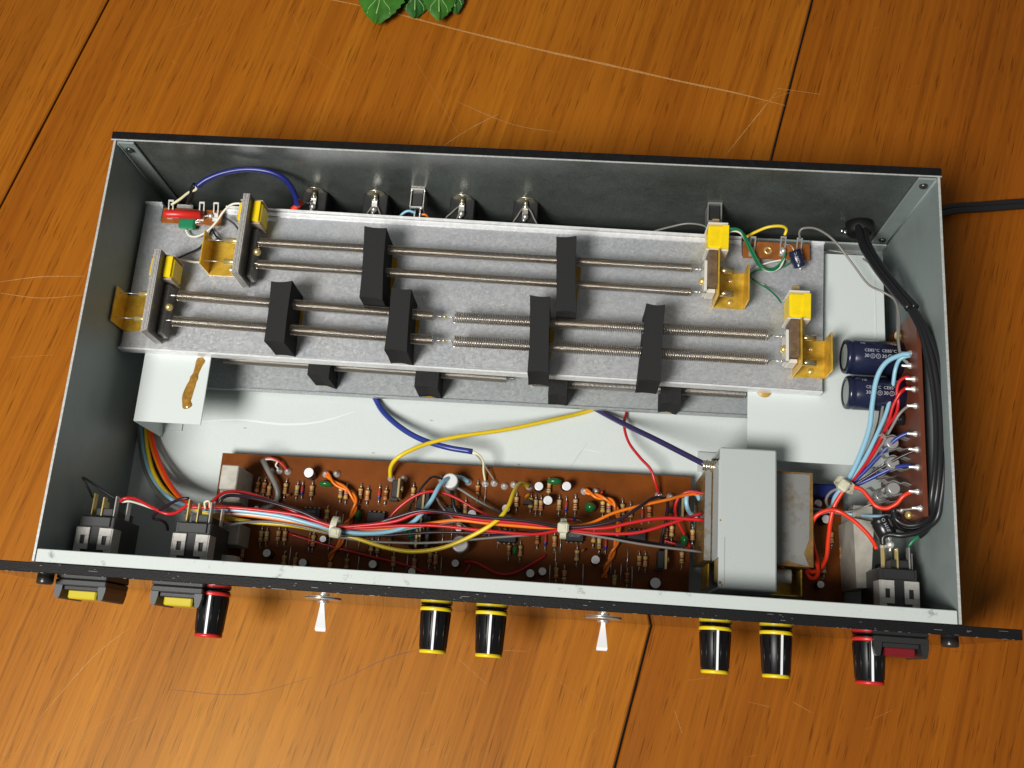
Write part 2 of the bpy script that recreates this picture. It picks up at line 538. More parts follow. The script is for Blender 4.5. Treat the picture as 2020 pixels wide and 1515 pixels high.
def scratch(pts, w, m=M_SCR):
    P = spline([at(x, y, TZ + 0.05) for x, y in pts], 5) if len(pts) > 2 else [at(x, y, TZ + 0.05) for x, y in pts]
    mb = MB(); vs = []; n = len(P)
    for i, p in enumerate(P):
        t = (P[min(i + 1, n - 1)] - P[max(i - 1, 0)]).normalized()
        q = Vector((-t.y, t.x, 0)) * w * 0.5 * (0.35 + 0.65 * min(1, 4 * min(i, n - 1 - i) / max(1, n - 1))) * (0.7 + 0.6 * random.random())
        vs += [p + q, p - q]
    mb.add(vs, [(2 * i, 2 * i + 1, 2 * i + 3, 2 * i + 2) for i in range(n - 1)])
    mb.build('scratch', m, table)
scratch([(600, -12), (760, 22), (900, 58), (1060, 97), (1200, 128), (1340, 160), (1450, 183), (1548, 208)], 1.3)
scratch([(1430, 308), (1480, 245), (1535, 178)], 0.5); scratch([(1533, 174), (1618, 186)], 0.6); scratch([(1490, 205), (1560, 182)], 0.4)
scratch([(868, 292), (925, 255), (985, 224)], 0.5); scratch([(0, 556), (80, 546), (168, 545)], 0.4); scratch([(0, 578), (80, 588), (165, 582)], 0.4)
scratch([(20, 705), (105, 700)], 0.4); scratch([(820, 120), (905, 265)], 0.3)
scratch([(560, 70), (690, 165)], 0.3); scratch([(900, 200), (1010, 245), (1110, 262)], 0.3); scratch([(330, 60), (420, 25)], 0.3)
scratch([(650, 1355), (760, 1300), (830, 1281)], 0.4, M_SCRD); scratch([(995, 1283), (1040, 1285)], 0.4); scratch([(905, 1300), (960, 1350)], 0.35)
scratch([(330, 1360), (480, 1370), (620, 1335)], 0.3, M_SCRD); scratch([(95, 1495), (240, 1400)], 0.3); scratch([(62, 1435), (180, 1300), (260, 1235)], 0.3); scratch([(1330, 1400), (1345, 1445)], 0.4)
scratch([(1565, 1385), (1600, 1405)], 0.5); scratch([(1090, 1330), (1160, 1395)], 0.3); scratch([(450, 1300), (520, 1380)], 0.3)
scratch([(1880, 1285), (1940, 1288)], 0.5, M_SCRD); scratch([(265, 1160), (310, 1166)], 0.6, M_SCRD); scratch([(55, 1155), (95, 1158)], 0.5, M_SCRD)
random.seed(11)
for k in range(34):
    if k % 3: px, py = random.uniform(0, 2020), random.uniform(1330, 1500)
    else: px, py = random.uniform(0, 2000), random.uniform(10, 250)
    L = random.uniform(10, 45); a = random.uniform(0, math.pi)
    scratch([(px, py), (px + L * math.cos(a), py + L * math.sin(a))], random.uniform(0.18, 0.32))

# ---------------------------------------------------------------- sprig of leaves at the back
M_LEAF = mat('leaf_green', (0.040, 0.165, 0.014), 0.42, 0, 0.5, var=0.35, vscale=90, bump=0.25, bscale=350)
M_LEAFD = mat('leaf_dark_green', (0.022, 0.10, 0.016), 0.42, 0, 0.5, var=0.35, vscale=90, bump=0.25, bscale=350)
M_VEIN = mat('leaf_vein', (0.28, 0.45, 0.15), 0.5)
sprig = thing('leaf_sprig', at(810, -60, TZ), 'sprig of green toothed leaves with pale veins lying on the table', 'leaves')
def leaf(tip, base, width, z0, z1, m, tilt=0.0):
    A, B = at(*base, z0), at(*tip, z1)
    ax = (B - A); L = ax.length; ax.normalize()
    side = Vector((0, 0, 1)).cross(ax).normalized()
    up = ax.cross(side)
    side = (side + up * tilt).normalized(); up = ax.cross(side)
    prof = [0.0, 0.55, 0.85, 0.98, 1.0, 0.93, 0.78, 0.52, 0.08]
    N, K = 34, 8
    mb = MB(); vs = []
    for i in range(N + 1):
        t = i / N
        x = t * (len(prof) - 1); k = min(int(x), len(prof) - 2); w = prof[k] + (prof[k + 1] - prof[k]) * (x - k)
        w = w * width * 0.5 * (1 + (0.07 if i % 2 else -0.05) * (t > 0.1))
        for j in range(-K, K + 1):
            q = j / K
            h = -abs(q) * 0.16 * width * 0.5 + 0.9 * math.sin(abs(q) * 9 - t * 26) * (1 - abs(q)) * 0.5 + 1.2 * math.sin(t * 3.1)
            vs.append(A + ax * (L * t) + side * (w * q) + up * h)
    W = 2 * K + 1
    mb.add(vs, [(i * W + j, i * W + j + 1, (i + 1) * W + j + 1, (i + 1) * W + j) for i in range(N) for j in range(W - 1)], 0, True)
    o = mb.build('leaf', m, sprig)
    vb = MB()
    P = lambda t, q: vs[int(round(t * N)) * W + int(round((q + 1) * K))] + up * 0.12
    vb.tube([P(t / 10, 0) for t in range(10)], 0.42, 5, raw=True)
    for t0 in (0.15, 0.32, 0.5, 0.66):
        for sg in (-1, 1):
            vb.tube([P(t0, 0), P(min(1, t0 + 0.09), sg * 0.3), P(min(1, t0 + 0.17), sg * 0.62), P(min(1, t0 + 0.22), sg * 0.85)], 0.24, 5, sub=3)
    vb.build('vein', M_VEIN, o)
leaf((740, 43), (778, -120), 38, 4, 3, M_LEAF, 0.15)
leaf((818, 33), (822, -100), 28, -1, -3, M_LEAFD, -0.1)
leaf((866, 38), (866, -110), 27, 5, 3, M_LEAF, -0.2)
leaf((900, 26), (880, -100), 20, 0, -2, M_LEAFD, 0.1)
MB().tube([at(800, -90, 0), at(815, -130, -2), at(830, -190, -5)], 1.1, 8).build('stem', M_LEAF, sprig)

# ---------------------------------------------------------------- chassis
W_, D_, H_ = 430.0, 224.0, 89.5
ch = thing('reverb_unit', (215, 110, TZ), 'open rack-mount spring reverb chassis with black front panel and knobs, cover removed', 'electronic unit')
mb = MB(); mb.box((1.3, 0.2, -1.2), (428.7, 222.4, 0), 0, 0)
mb.box((1.4, 219.6, 0.05), (428.6, 220.8, 8.5), 0, 0.2)
mb.build('floor_pan', M_FLOOR, ch)
fpan = bpy.data.objects['floor_pan']
def floor_mark(pts, w, m):
    P = spline([at(x, y, 0.06) for x, y in pts], 6); n = len(P); vs = []
    for i, p in enumerate(P):
        t = (P[min(i + 1, n - 1)] - P[max(i - 1, 0)]).normalized(); q = Vector((-t.y, t.x, 0)) * w * 0.5 * (0.3 + min(1, 3 * min(i, n - 1 - i) / n))
        vs += [p + q, p - q]
    MB().add(vs, [(2 * i, 2 * i + 1, 2 * i + 3, 2 * i + 2) for i in range(n - 1)]).build('scuff', m, fpan)
M_SCUFF = mat('scuff_pale', (0.74, 0.78, 0.78), 0.3); M_SCUFFD = mat('scuff_dark', (0.40, 0.42, 0.41), 0.5)
floor_mark([(395, 832), (470, 828), (560, 837), (630, 832), (700, 812)], 0.9, M_SCUFF)
floor_mark([(1122, 928), (1140, 900), (1160, 872)], 0.22, M_SCUFFD); floor_mark([(1145, 884), (1170, 890), (1190, 893)], 0.3, M_SCUFF)
for x, y in ((480, 843), (848, 828), (1020, 915), (733, 892)):
    floor_mark([(x, y), (x + 3, y + 1.5), (x + 7, y + 1)], 0.7, M_SCUFFD)
for sx in (0, 1):
    x0 = 0 if sx == 0 else W_ - 1.25
    xi = 1.25 if sx == 0 else W_ - 1.25
    mb = MB()
    mb.box((x0, 0.3, -1.2), (x0 + 1.25, 222.5, H_ - 0.25), 0, 0)
    mb.box((x0 + 0.02, 0.3, H_ - 0.25), (x0 + 1.23, 222.4, H_), 1, 0.1)
    fx0, fx1 = (1.3, 10.4) if sx == 0 else (W_ - 10.4, W_ - 1.3)
    mb.box((fx0, 221.0, 8.6), (fx1, 222.2, H_ - 1.0), 0, 0.3)
    # rolled bend between wall and flange
    mb.cyl((xi + (0.35 if sx == 0 else -0.35), 220.7, 8), (xi + (0.35 if sx == 0 else -0.35), 220.7, H_ - 1.2), 0.5, n=8)
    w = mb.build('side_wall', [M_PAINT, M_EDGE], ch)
    for zz in (82.0, 14.0):
        sb = MB(); cx = (fx0 + fx1) / 2
        sb.lathe((cx, 221.0, zz), (0, -1, 0), [(0, 2.1), (0.8, 2.1), (1.5, 1.5), (1.7, 0.3)], 12)
        sb.box((cx - 1.3, 219.15, zz - 0.2), (cx + 1.3, 219.4, zz + 0.2), 1)
        sb.build('screw', [mat('screw_dark', (0.09, 0.09, 0.085), 0.3, 0.8), M_BLACK], w)
# rear panel, black outside, with bare inner rim line
mb = MB()
mb.box((-0.9, 222.5, -2), (W_ + 0.9, 224.0, H_ - 0.8), 0)
mb.box((-1.6, 222.9, H_ - 0.8), (W_ + 0.9, 227.2, H_ + 0.1), 1, 0.3)
mb.box((-1.6, 222.2, H_ - 0.7), (W_ + 0.9, 222.85, H_ + 0.05), 2, 0.1)
mb.box((-0.9, 225.4, H_ - 12), (W_ + 0.9, 227.1, H_ - 0.85), 1)
rear = mb.build('rear_panel', [M_REAR, mat('rear_black', (0.008, 0.008, 0.009), 0.45, 0.0, 0.2, var=0.5, vscale=300, bump=0.1), M_EDGE], ch)
# front: inner wall, top rail, thick black 19 inch panel
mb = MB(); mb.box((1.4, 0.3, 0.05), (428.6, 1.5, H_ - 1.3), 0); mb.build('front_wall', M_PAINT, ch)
mb = MB(); mb.box((1.7, 0.2, H_ - 1.2), (428.2, 6.3, H_), 0, 0.35); mb.box((1.7, 5.2, H_ - 7), (428.2, 6.25, H_ - 1.25), 0); mb.build('top_rail', M_RAIL, ch)
mb = MB()
mb.box((-26.2, -4.85, -0.5), (456.4, -0.15, H_ - 0.02), 0, 0.25)
fp = mb.build('front_panel', M_BLACKTOP, ch)
mb = MB(); mb.add([(-25.9, -4.87, -0.2), (456.1, -4.87, -0.2), (456.1, -4.87, H_ - 0.3), (-25.9, -4.87, H_ - 0.3)], [(0, 1, 2, 3)])
mb.build('face_finish', M_BLACKP, fp)
mb = MB()
random.seed(5)
for k in range(110):
    x = random.uniform(-26, 455); L = random.choice([0.5, 0.8, 1.2, 2.0, 4.0]) * random.random() + 0.25
    y = -4.80 if random.random() < 0.6 else random.uniform(-4.5, -0.6)
    mb.box((x, y - random.uniform(0.03, 0.09), H_ - 0.24), (x + L, y + 0.05, H_ + 0.005), 0)
mb.build('edge_wear', mat('worn_aluminium', (0.34, 0.34, 0.34), 0.45, 0.3), fp)['kind'] = 'stuff'
for x in (-5.5, 434.5):
    mb = MB(); mb.lathe((x, -4.9, 62), (0, -1, 0), [(0, 4.0), (3.2, 4.0), (3.8, 3.2)], 18); mb.cyl((x, -8.3, 62), (x, -8.75, 62), 1.6, n=6, mi=1)
    mb.build('panel_screw', [mat('screw_black', (0.05, 0.047, 0.045), 0.28, 0.6), M_BLACK], ch)
for (x, y) in ((22, 22), (408, 22), (22, 200), (408, 200)):
    mb = MB(); mb.cyl((x, y, TZ), (x, y, -1.25), 8, 9, n=20, ch=0.6); mb.build('rubber_foot', M_RUBBER, ch)

# knobs
def knob(x, kind, zc=44.0, ang=0.0, L=22.4):
    root = MB()
    y0 = -5.1
    ax = (0, -1, 0)
    n = 44
    body = MB()
    prof = [(0, 7.6), (0.6, 7.7), (3.0, 7.65), (L - 1.0, 6.7), (L - 0.9, 6.6)]
    body.lathe((x, y0, zc), ax, prof, n, 0, fl=0.0)
    # grip ribs
    for i in range(12):
        a = math.radians(ang) + 2 * math.pi * (i + 0.5) / 12
        d = Vector((math.sin(a), 0, math.cos(a)))
        p0 = Vector((x, y0 - 3.6, zc)) + d * 7.4; p1 = Vector((x, y0 - L + 2.2, zc)) + d * 6.55
        body.cyl(p0, p1, 0.5, 0.45, n=6)
    k = body.build('knob', M_KNOB, ch)
    m = M_KYEL if kind == 'yellow' else M_KRED
    r = MB()
    r.lathe((x, y0 - 0.8, zc), ax, [(0, 7.8), (0.15, 8.1), (1.65, 8.05), (1.8, 7.75)], n, 0)
    r.build('ring', m, k)
    r = MB(); r.lathe((x, y0 - L + 1.0, zc), ax, [(0, 6.85), (1.2, 6.75), (1.7, 6.4), (1.75, 0.1)], n, 0); r.build('end_cap', m, k)
    a = math.radians(ang); d = Vector((math.sin(a), 0, math.cos(a))); q = Vector((math.cos(a), 0, -math.sin(a)))
    l = MB(); w = 0.55
    p0 = Vector((x, y0 - 2.6, zc)) + d * 7.95; p1 = Vector((x, y0 - L + 0.9, zc)) + d * 6.95
    l.add([p0 - q * w, p0 + q * w, p1 + q * w, p1 - q * w, p0 - q * w - d * 0.6, p0 + q * w - d * 0.6, p1 + q * w - d * 0.6, p1 - q * w - d * 0.6],
          [(0, 1, 2, 3), (0, 4, 5, 1), (1, 5, 6, 2), (2, 6, 7, 3), (3, 7, 4, 0)])
    l.build('pointer_line', M_WHITE, k)
    return k
knob(74.3, 'red', ang=4); knob(188.0, 'yellow', ang=3); knob(216.0, 'yellow', ang=1)
knob(327.2, 'yellow', ang=1); knob(357.0, 'yellow', ang=10); knob(402.0, 'red', ang=-4)

# toggle switches with paddle levers
for (tx, ty, bx, by) in ((632, 1245, 637, 1188), (1187, 1283, 1190, 1224)):
    B = at(bx, by, 40); B.y = -4.9; B = Vector((B.x, -4.9, 40)); T = at(tx, ty, 46)
    mb = MB(); mb.lathe(B, (0, -1, 0), [(0, 9.2), (0.5, 9.2), (0.7, 8.9)], 30)
    t = mb.build('toggle_switch', M_TIN, ch)
    mb = MB(); mb.cyl(B - Vector((0, 1.0, 0)), B - Vector((0, 2.4, 0)), 3.0, n=16, ch=0.3); mb.build('nut', M_TIN, t)
    S = B - Vector((0, 2.0, 0)); d = (T - S); u = Vector((1, 0, 0)); n_ = d.cross(u).normalized()
    vs = []
    for f, w, h in ((0, 1.0, 1.2), (0.15, 1.05, 1.2), (0.93, 2.7, 1.1), (0.98, 2.7, 0.9), (1.0, 2.4, 0.5)):
        p = S + d * f
        vs += [p - u * w - n_ * h, p + u * w - n_ * h, p + u * w + n_ * h, p - u * w + n_ * h]
    fs = [(0, 3, 2, 1), (16, 17, 18, 19)]
    for k in range(4):
        for i in range(4):
            j = (i + 1) % 4; fs.append((k * 4 + i, k * 4 + j, k * 4 + 4 + j, k * 4 + 4 + i))
    MB().add(vs, fs).build('lever', M_CHROME, t)

# rocker switches
def rocker(xb, xf, colour, rotz=0.0):
    mb = MB(); z0, z1 = 28.0, 60.0
    mb.box((xb - 9, 1.6, z0), (xb + 9, 27, z1 - 0.2), 0, 0.5)
    mb.box((xb - 7.2, 21.6, z1 - 0.4), (xb + 7.2, 26.5, z1 + 0.9), 0, 0.4)
    mb.box((xb - 2.6, 27, z0 + 3), (xb + 6.0, 31.5, z1 - 3), 0, 0.4)
    s = mb.build('rocker_switch', M_GREYPL if colour == 'y' else M_BLACK, ch)
    zt = z1
    for sg in (-1, 1):
        cx = xb + sg * 5.6; w = 3.2
        c = MB()
        c.box((cx - w, 17.0, zt), (cx + w, 21.0, zt + 0.9), 0, 0.12)
        c.box((cx - w, 12.6, zt), (cx - 1.1, 17.0, zt + 0.9), 0, 0.12); c.box((cx + 1.1, 12.6, zt), (cx + w, 17.0, zt + 0.9), 0, 0.12)
        c.box((cx - w, 10.0, zt), (cx + w, 12.6, zt + 0.9), 0, 0.12)
        ox = cx - w if sg < 0 else cx + 0.4
        c.box((ox, 6.4, zt - 0.5), (ox + w - 0.4, 10.2, zt + 0.6), 0, 0.12)
        sx = cx + sg * w
        c.box((min(sx, sx + sg * 0.7), 8.0, zt - 9), (max(sx, sx + sg * 0.7), 21.0, zt + 0.7), 0, 0.2)
        c.build('spring_clip', M_CLIP, s)
    for (dx, dz, h) in ((-5.5, -6, 9), (-2.5, -14, 6), (0.5, -4, 7), (6.5, -5, 8), (10, -12, 6)):
        b = MB(); b.box((xb + dx - 0.35, 26.8, zt + dz - 2.0), (xb + dx + 0.35, 30 + h, zt + dz + 2.0), 0, 0.1)
        b.build('terminal', M_BRASSB if dx < 6 else M_TIN, s)
    # front bezel with two horns and coloured paddle
    f = MB(); zc = 42.0
    f.box((xf - 13, -8.0, zc - 14), (xf + 13, -4.95, zc + 14), 0, 0.5)
    f.build('bezel', M_GREYPL if colour == 'y' else M_BLACK, s)
    for sg in (-1, 1):
        hb = MB(); x0 = xf + sg * 11.1
        poly = [(-7.8, 1.9), (-10, 1.9), (-14.0, 1.1), (-14.6, 0.5), (-14.6, -0.5), (-14.0, -1.1), (-10, -1.9), (-7.8, -1.9)]
        hb.prism([(x0 + q, y) for (y, q) in poly], zc - 13, zc + 13.6)
        hb.build('guard', mat('guard_grey', (0.075, 0.082, 0.088), 0.45) if colour == 'y' else M_BLACK, s)
    p = MB(); p.box((xf - 9, -10.2, zc - 12), (xf + 9, -7.9, zc + 12), 0, 0.4); p.build('rocker_frame', M_BLACK, s)
    p = MB(); p.box((xf - 7.0, -14.2, zc - 10), (xf + 7.6, -9.8, zc + 11), 0, 0.7)
    p.build('paddle', mat('paddle_yellow', (0.52, 0.42, 0.018), 0.3) if colour == 'y' else M_DRED, s)
    return s
rocker(14.3, 9.8, 'y'); rocker(63.8, 59.0, 'y'); rocker(412.3, 414.0, 'r')

# jacks on the rear panel
for px in (621, 741, 912, 1037):
    P = at(px, 384 + (px - 621) * 0.055, 40); x = P.x
    mb = MB(); mb.box((x - 7.0, 200, 18), (x + 7.0, 222.3, 39.5), 0, 0.5)
    j = mb.build('phono_jack', M_JACK, ch)
    mb = MB(); mb.lathe((x, 222.35, 39.2), (0, -1, 0), [(0, 5.6), (0.4, 5.6), (0.7, 5.0), (1.0, 3.0)], 26); mb.cyl((x, 221, 41), (x, 216.5, 41), 1.4, n=10); mb.build('washer', mat('pale_brass', (0.66, 0.62, 0.48), 0.25, 0.9), j)
    mb = MB(); mb.box((x - 1.6, 210.5, 40.6), (x + 1.6, 218, 41.4), 0, 0.15); mb.ball((x + 0.3, 211.5, 41.6), 1.9); mb.ball((x - 0.4, 209.5, 41.2), 1.2); mb.build('lug', M_TIN, j)
for px, py in ((825, 398), (1408, 412)):
    P = at(px, py, 44); x, y = P.x, 212.5
    mb = MB(); mb.box((x - 3.0, 211.2, 38), (x + 3.0, 222.3, 47), 0, 0.4)
    j = mb.build('slide_switch', M_BLACK, ch)
    fr = MB()
    for q in ((x - 4.0, x - 3.3), (x + 3.3, x + 4.0)): fr.box((q[0], 211, 39), (q[1], 222.4, 48.2), 0, 0.15)
    fr.box((x - 4.0, 221.4, 38.0), (x + 4.0, 222.4, 49.2), 0, 0.15)
    fr.box((x - 3.3, 211, 46.6), (x + 3.3, 211.9, 48), 0, 0.15)
    fr.build('metal_frame', M_TIN, j)
    for q in (-1.5, 1.5):
        t = MB(); t.box((x + q - 0.45, 205, 43), (x + q + 0.45, 211.2, 43.6), 0, 0.1); t.ball((x + q, 205.5, 43.6), 1.0); t.build('lug', M_TIN, j)
G = at(1694, 432, 30); GX, GZ = G.x, 30.0
mb = MB(); mb.lathe((GX, 222.4, GZ + 1), (0, -1, 0), [(0, 7.6), (5.5, 7.2), (7, 6.2), (7.1, 3.6)], 24)
g = mb.build('cable_grommet', M_RUBBER, ch)
mb = MB(); mb.cyl((GX - 8.5, 219, GZ - 3), (GX - 5, 217.5, GZ - 3), 1.6, n=10); mb.ball((GX - 8.8, 218.8, GZ - 2.6), 1.7); mb.build('clamp_screw', mat('screw_steel', (0.35, 0.35, 0.34), 0.2, 0.9), g)
# ---------------------------------------------------------------- sheet metal stands
st = thing('sheet_metal_stand', (30, 140, 0), 'small pale sheet metal stand with a brown run of hardened glue, holding the tray', 'bracket')
mb = MB(); mb.box((15.0, 81.6, 39.0), (52.0, 200, 40.0), 0, 0.25); mb.box((15.0, 81.6, 0.05), (16.0, 200, 39.0), 0, 0); mb.box((16.0, 86, 0.05), (27, 200, 1.0), 0)
mb.build('shelf', M_FLOOR, st)
# glue run: domed uneven blob following the drip
gl = MB()
path = [(399, 706, 8), (394, 716, 8.5), (390, 727, 7.5), (386, 738, 6.5), (383, 746, 8), (379, 756, 9), (374, 768, 9), (370, 780, 9.5), (368, 791, 10), (370, 802, 9), (371, 806, 5)]
pts = spline([at(x, y, 40.0) for x, y, w in path], 4); ws = spline([Vector((w, 0, 0)) for x, y, w in path], 4)
vs = []; n = len(pts); K = 6
s0 = lambda i: 0.9 * math.sin(i * 0.37)
for i, p in enumerate(pts):
    t = (pts[min(i + 1, n - 1)] - pts[max(i - 1, 0)]).normalized(); q = Vector((-t.y, t.x, 0))
    w = ws[i].x * 0.27 * (1 + 0.10 * math.sin(i * 0.55 + s0(i))) * (0.35 if i in (0, n - 1) else 1)
    for k in range(K + 1):
        s = -1 + 2 * k / K
        vs.append(p + q * (w * s) + Vector((0, 0, (1 - s * s) * 0.8 * (1 + 0.22 * math.sin(i * 1.1)) + 0.03)))
gl.add(vs, [(i * (K + 1) + k, i * (K + 1) + k + 1, (i + 1) * (K + 1) + k + 1, (i + 1) * (K + 1) + k) for i in range(n - 1) for k in range(K)], 0, True)
gl.build('glue_run', mat('amber_glue', (0.33, 0.17, 0.028), 0.12, 0, 0.6, var=0.5, vscale=260, coat=0.3), st)

st2 = thing('sheet_metal_stand', (380, 140, 0), 'wide pale sheet metal stand beside the two big capacitors', 'bracket')
mb = MB(); mb.box((343.0, 81.0, 39.0), (416.0, 199, 40.0), 0, 0.25); mb.box((415.0, 81.0, 0.05), (416.0, 199, 39.0), 0); mb.box((404, 86, 0.05), (415.0, 199, 1.0), 0)
mb.box((410.6, 84, 40.0), (411.4, 198, 40.25), 0, 0.1)
sh = mb.build('shelf', M_FLOOR, st2)
MB().lathe(at(1508, 769, 40.0), (0, 0, 1), [(0, 4.2), (0.25, 4.0), (0.3, 0.1)], 20).build('glue_spot', mat('glue_ochre', (0.42, 0.25, 0.05), 0.4), st2)

# ---------------------------------------------------------------- spring trays
def helix(name, A, B, r, pitch, parent, wire=0.2, seg=9, hook=True, m=None):
    A, B = Vector(A), Vector(B); u, w, d = basis(B - A); L = (B - A).length
    n = int(L / pitch); P = []
    for i in range(n * seg + 1):
        a = 2 * math.pi * i / seg
        P.append(A + d * (pitch * i / seg) + (u * math.cos(a) + w * math.sin(a)) * r)
    mb = MB(); mb.tube(P, wire, 4, raw=True)
    if hook:
        mb.tube([P[0], A - d * 0.6 + u * r * 0.5, A - d * 1.6, A - d * 4.5], 0.28, 5, sub=4)
        mb.tube([P[-1], B + d * 0.6 + u * r * 0.5, B + d * 1.6, B + d * 4.5], 0.28, 5, sub=4)
    return mb.build(name, m or M_SPRING, parent)

def foam(parent, quad, z0, z1, shrink=0.0):
    """upright foam pad; quad = top corners (rear-left, rear-right, front-right, front-left) in px at z1"""
    RL, RR, FR, FL = [at(x, y, z1) for x, y in quad]
    P = [RL, RR, FR, FL]; c = sum(P, Vector()) / 4
    out = []
    for i in range(4):
        a, b = P[i], P[(i + 1) % 4]
        bow = (0.6 if i % 2 == 0 else 0.45) + random.uniform(-.2, .2)
        for k in range(5):
            t = k / 5; p = a.lerp(b, t); inn = (c - (a + b) / 2).normalized()
            out.append(p + inn * bow * math.sin(math.pi * t))
    mb = MB(); n = len(out); lv = []
    for f, s in ((0, 1.0), (0.5, 0.965), (0.97, 0.99), (1, 0.965)):
        z = z0 + (z1 - z0) * f
        lv += [Vector((c.x + (p.x - c.x) * s, c.y + (p.y - c.y) * (1 - (1 - s) * 0.35), z)) for p in out]
    fs = []
    for l in range(3):
        for i in range(n):
            j = (i + 1) % n; fs.append((l * n + j, l * n + i, (l + 1) * n + i, (l + 1) * n + j))
    fs.append([3 * n + i for i in range(n)][::-1])
    mb.add(lv, fs)
    o = mb.build('foam_pad', M_FOAM, parent)
    e = MB(); lo = Vector((min(p.x for p in P), min(p.y for p in P), z0 + 0.02)); hi = Vector((max(p.x for p in P), max(p.y for p in P), z0 + 0.35))
    e.prism([(lo.x + 2.5, lo.y + 3.4), (hi.x - 2, lo.y + 3.2), (hi.x + 1.0, hi.y - 18), (hi.x + 1.2, hi.y - 8), (lo.x + 3, hi.y - 6)], z0 + 0.02, z0 + 0.35)
    e.build('glue_patch', M_GLUE, o)
    return o

TP = 46.0
tr = thing('spring_tray', (192, 162, 40), 'galvanised reverb tray on top with six long springs, black foam pads and brass transducers', 'spring tray', 'stacked spring trays')
a, b, c, d = at(290, 400, TP), at(1625, 480, TP), at(1622, 772, TP), at(238, 684, TP)
cut0, cut1 = at(316, 440, TP), at(441, 447, TP); c2, c3 = at(1463, 508, TP), at(1600, 512, TP)
lerp = lambda p, q, t: p + (q - p) * t
def on_rear(x): return lerp(a, b, (x - a.x) / (b.x - a.x))
poly = [a, on_rear(cut0.x), Vector((cut0.x, cut0.y + 1, 0)), Vector((cut1.x, cut1.y + 1, 0)), on_rear(cut1.x), on_rear(c2.x), Vector((c2.x, c2.y + 1, 0)), Vector((c3.x, c3.y + 1, 0)), on_rear(c3.x), b, c, d]
mb = MB(); mb.prism([(p.x, p.y) for p in poly], TP - 1.0, TP)
mb.build('plate', M_GALV, tr)
def lip(p, q, z0, z1, t, m=M_BRIGHT, name='lip'):
    u = (q - p).normalized(); nrm = Vector((-u.y, u.x, 0)) * t / 2
    mb = MB(); vs = [p - nrm, q - nrm, q + nrm, p + nrm]
    mb.prism([(v.x, v.y) for v in vs], z0, z1); return mb.build(name, m, tr)
dn = Vector((0, -1.0, 0))
l0, l1 = on_rear(cut1.x + 0.5), on_rear(c2.x - 0.5)
lip(l0 - Vector((0, .5, 0)), l1 - Vector((0, .5, 0)), TP - 6, TP + 2.6, 1.0)
lip(l0 - Vector((0, 2.6, 0)), l1 - Vector((0, 2.6, 0)), TP + 0.01, TP + 0.9, 2.2)
lip(a - Vector((0, .5, 0)), on_rear(cut0.x) - Vector((0, .5, 0)), TP - 6, TP + 2.2, 1.0)
lip(on_rear(c3.x) - Vector((0, .5, 0)), b - Vector((0, .5, 0)), TP - 6, TP + 2.2, 1.0)
lip(d + Vector((-1.2, -0.6, 0)), c + Vector((0.0, -0.6, 0)), TP - 6, TP + 0.8, 0.9)
lip(d + Vector((-.2, .9, 0)), c + Vector((0.0, .9, 0)), TP + 0.01, TP + 0.3, 1.3, M_GALV, 'fold')
for (x, y) in ((30, 130), (30, 190), (365, 130), (365, 190)):
    MB().cyl((x, y, 40.05), (x, y, TP - 1.05), 4, n=14).build('rubber_spacer', M_RUBBER, tr)
random.seed(21)
for q in ([(718, 445), (763, 449), (755, 592), (708, 586)], [(1097, 466), (1138, 464), (1138, 617), (1096, 615)], [(534, 554), (577, 553), (561, 677), (520, 673)],
          [(772, 565), (812, 570), (803, 695), (757, 690)], [(1045, 581), (1086, 584), (1083, 737), (1040, 734)], [(1275, 597), (1313, 600), (1304, 753), (1260, 750)]):
    foam(tr, q, TP, 70)
Zs = 60.0
def sp(p, q, r, pitch, wire):
    helix('spring', at(*p, Zs), at(*q, Zs), r, pitch, tr, wire)
sp((512, 478), (1365, 529), 2.4, 0.66, 0.22); sp((508, 521), (1362, 576), 2.4, 0.66, 0.22)
sp((352, 583), (856, 623), 2.75, 0.66, 0.22); sp((342, 633), (854, 671), 2.75, 0.66, 0.22)
sp((897, 626), (1515, 661), 3.0, 0.9, 0.25); sp((896, 673), (1513, 710), 3.0, 0.9, 0.25)
for (x, y) in ((877, 625), (875, 672)):
    MB().ball(at(x, y, Zs), 0.9, 8, 6).build('splice_bead', M_BRASSB, tr)

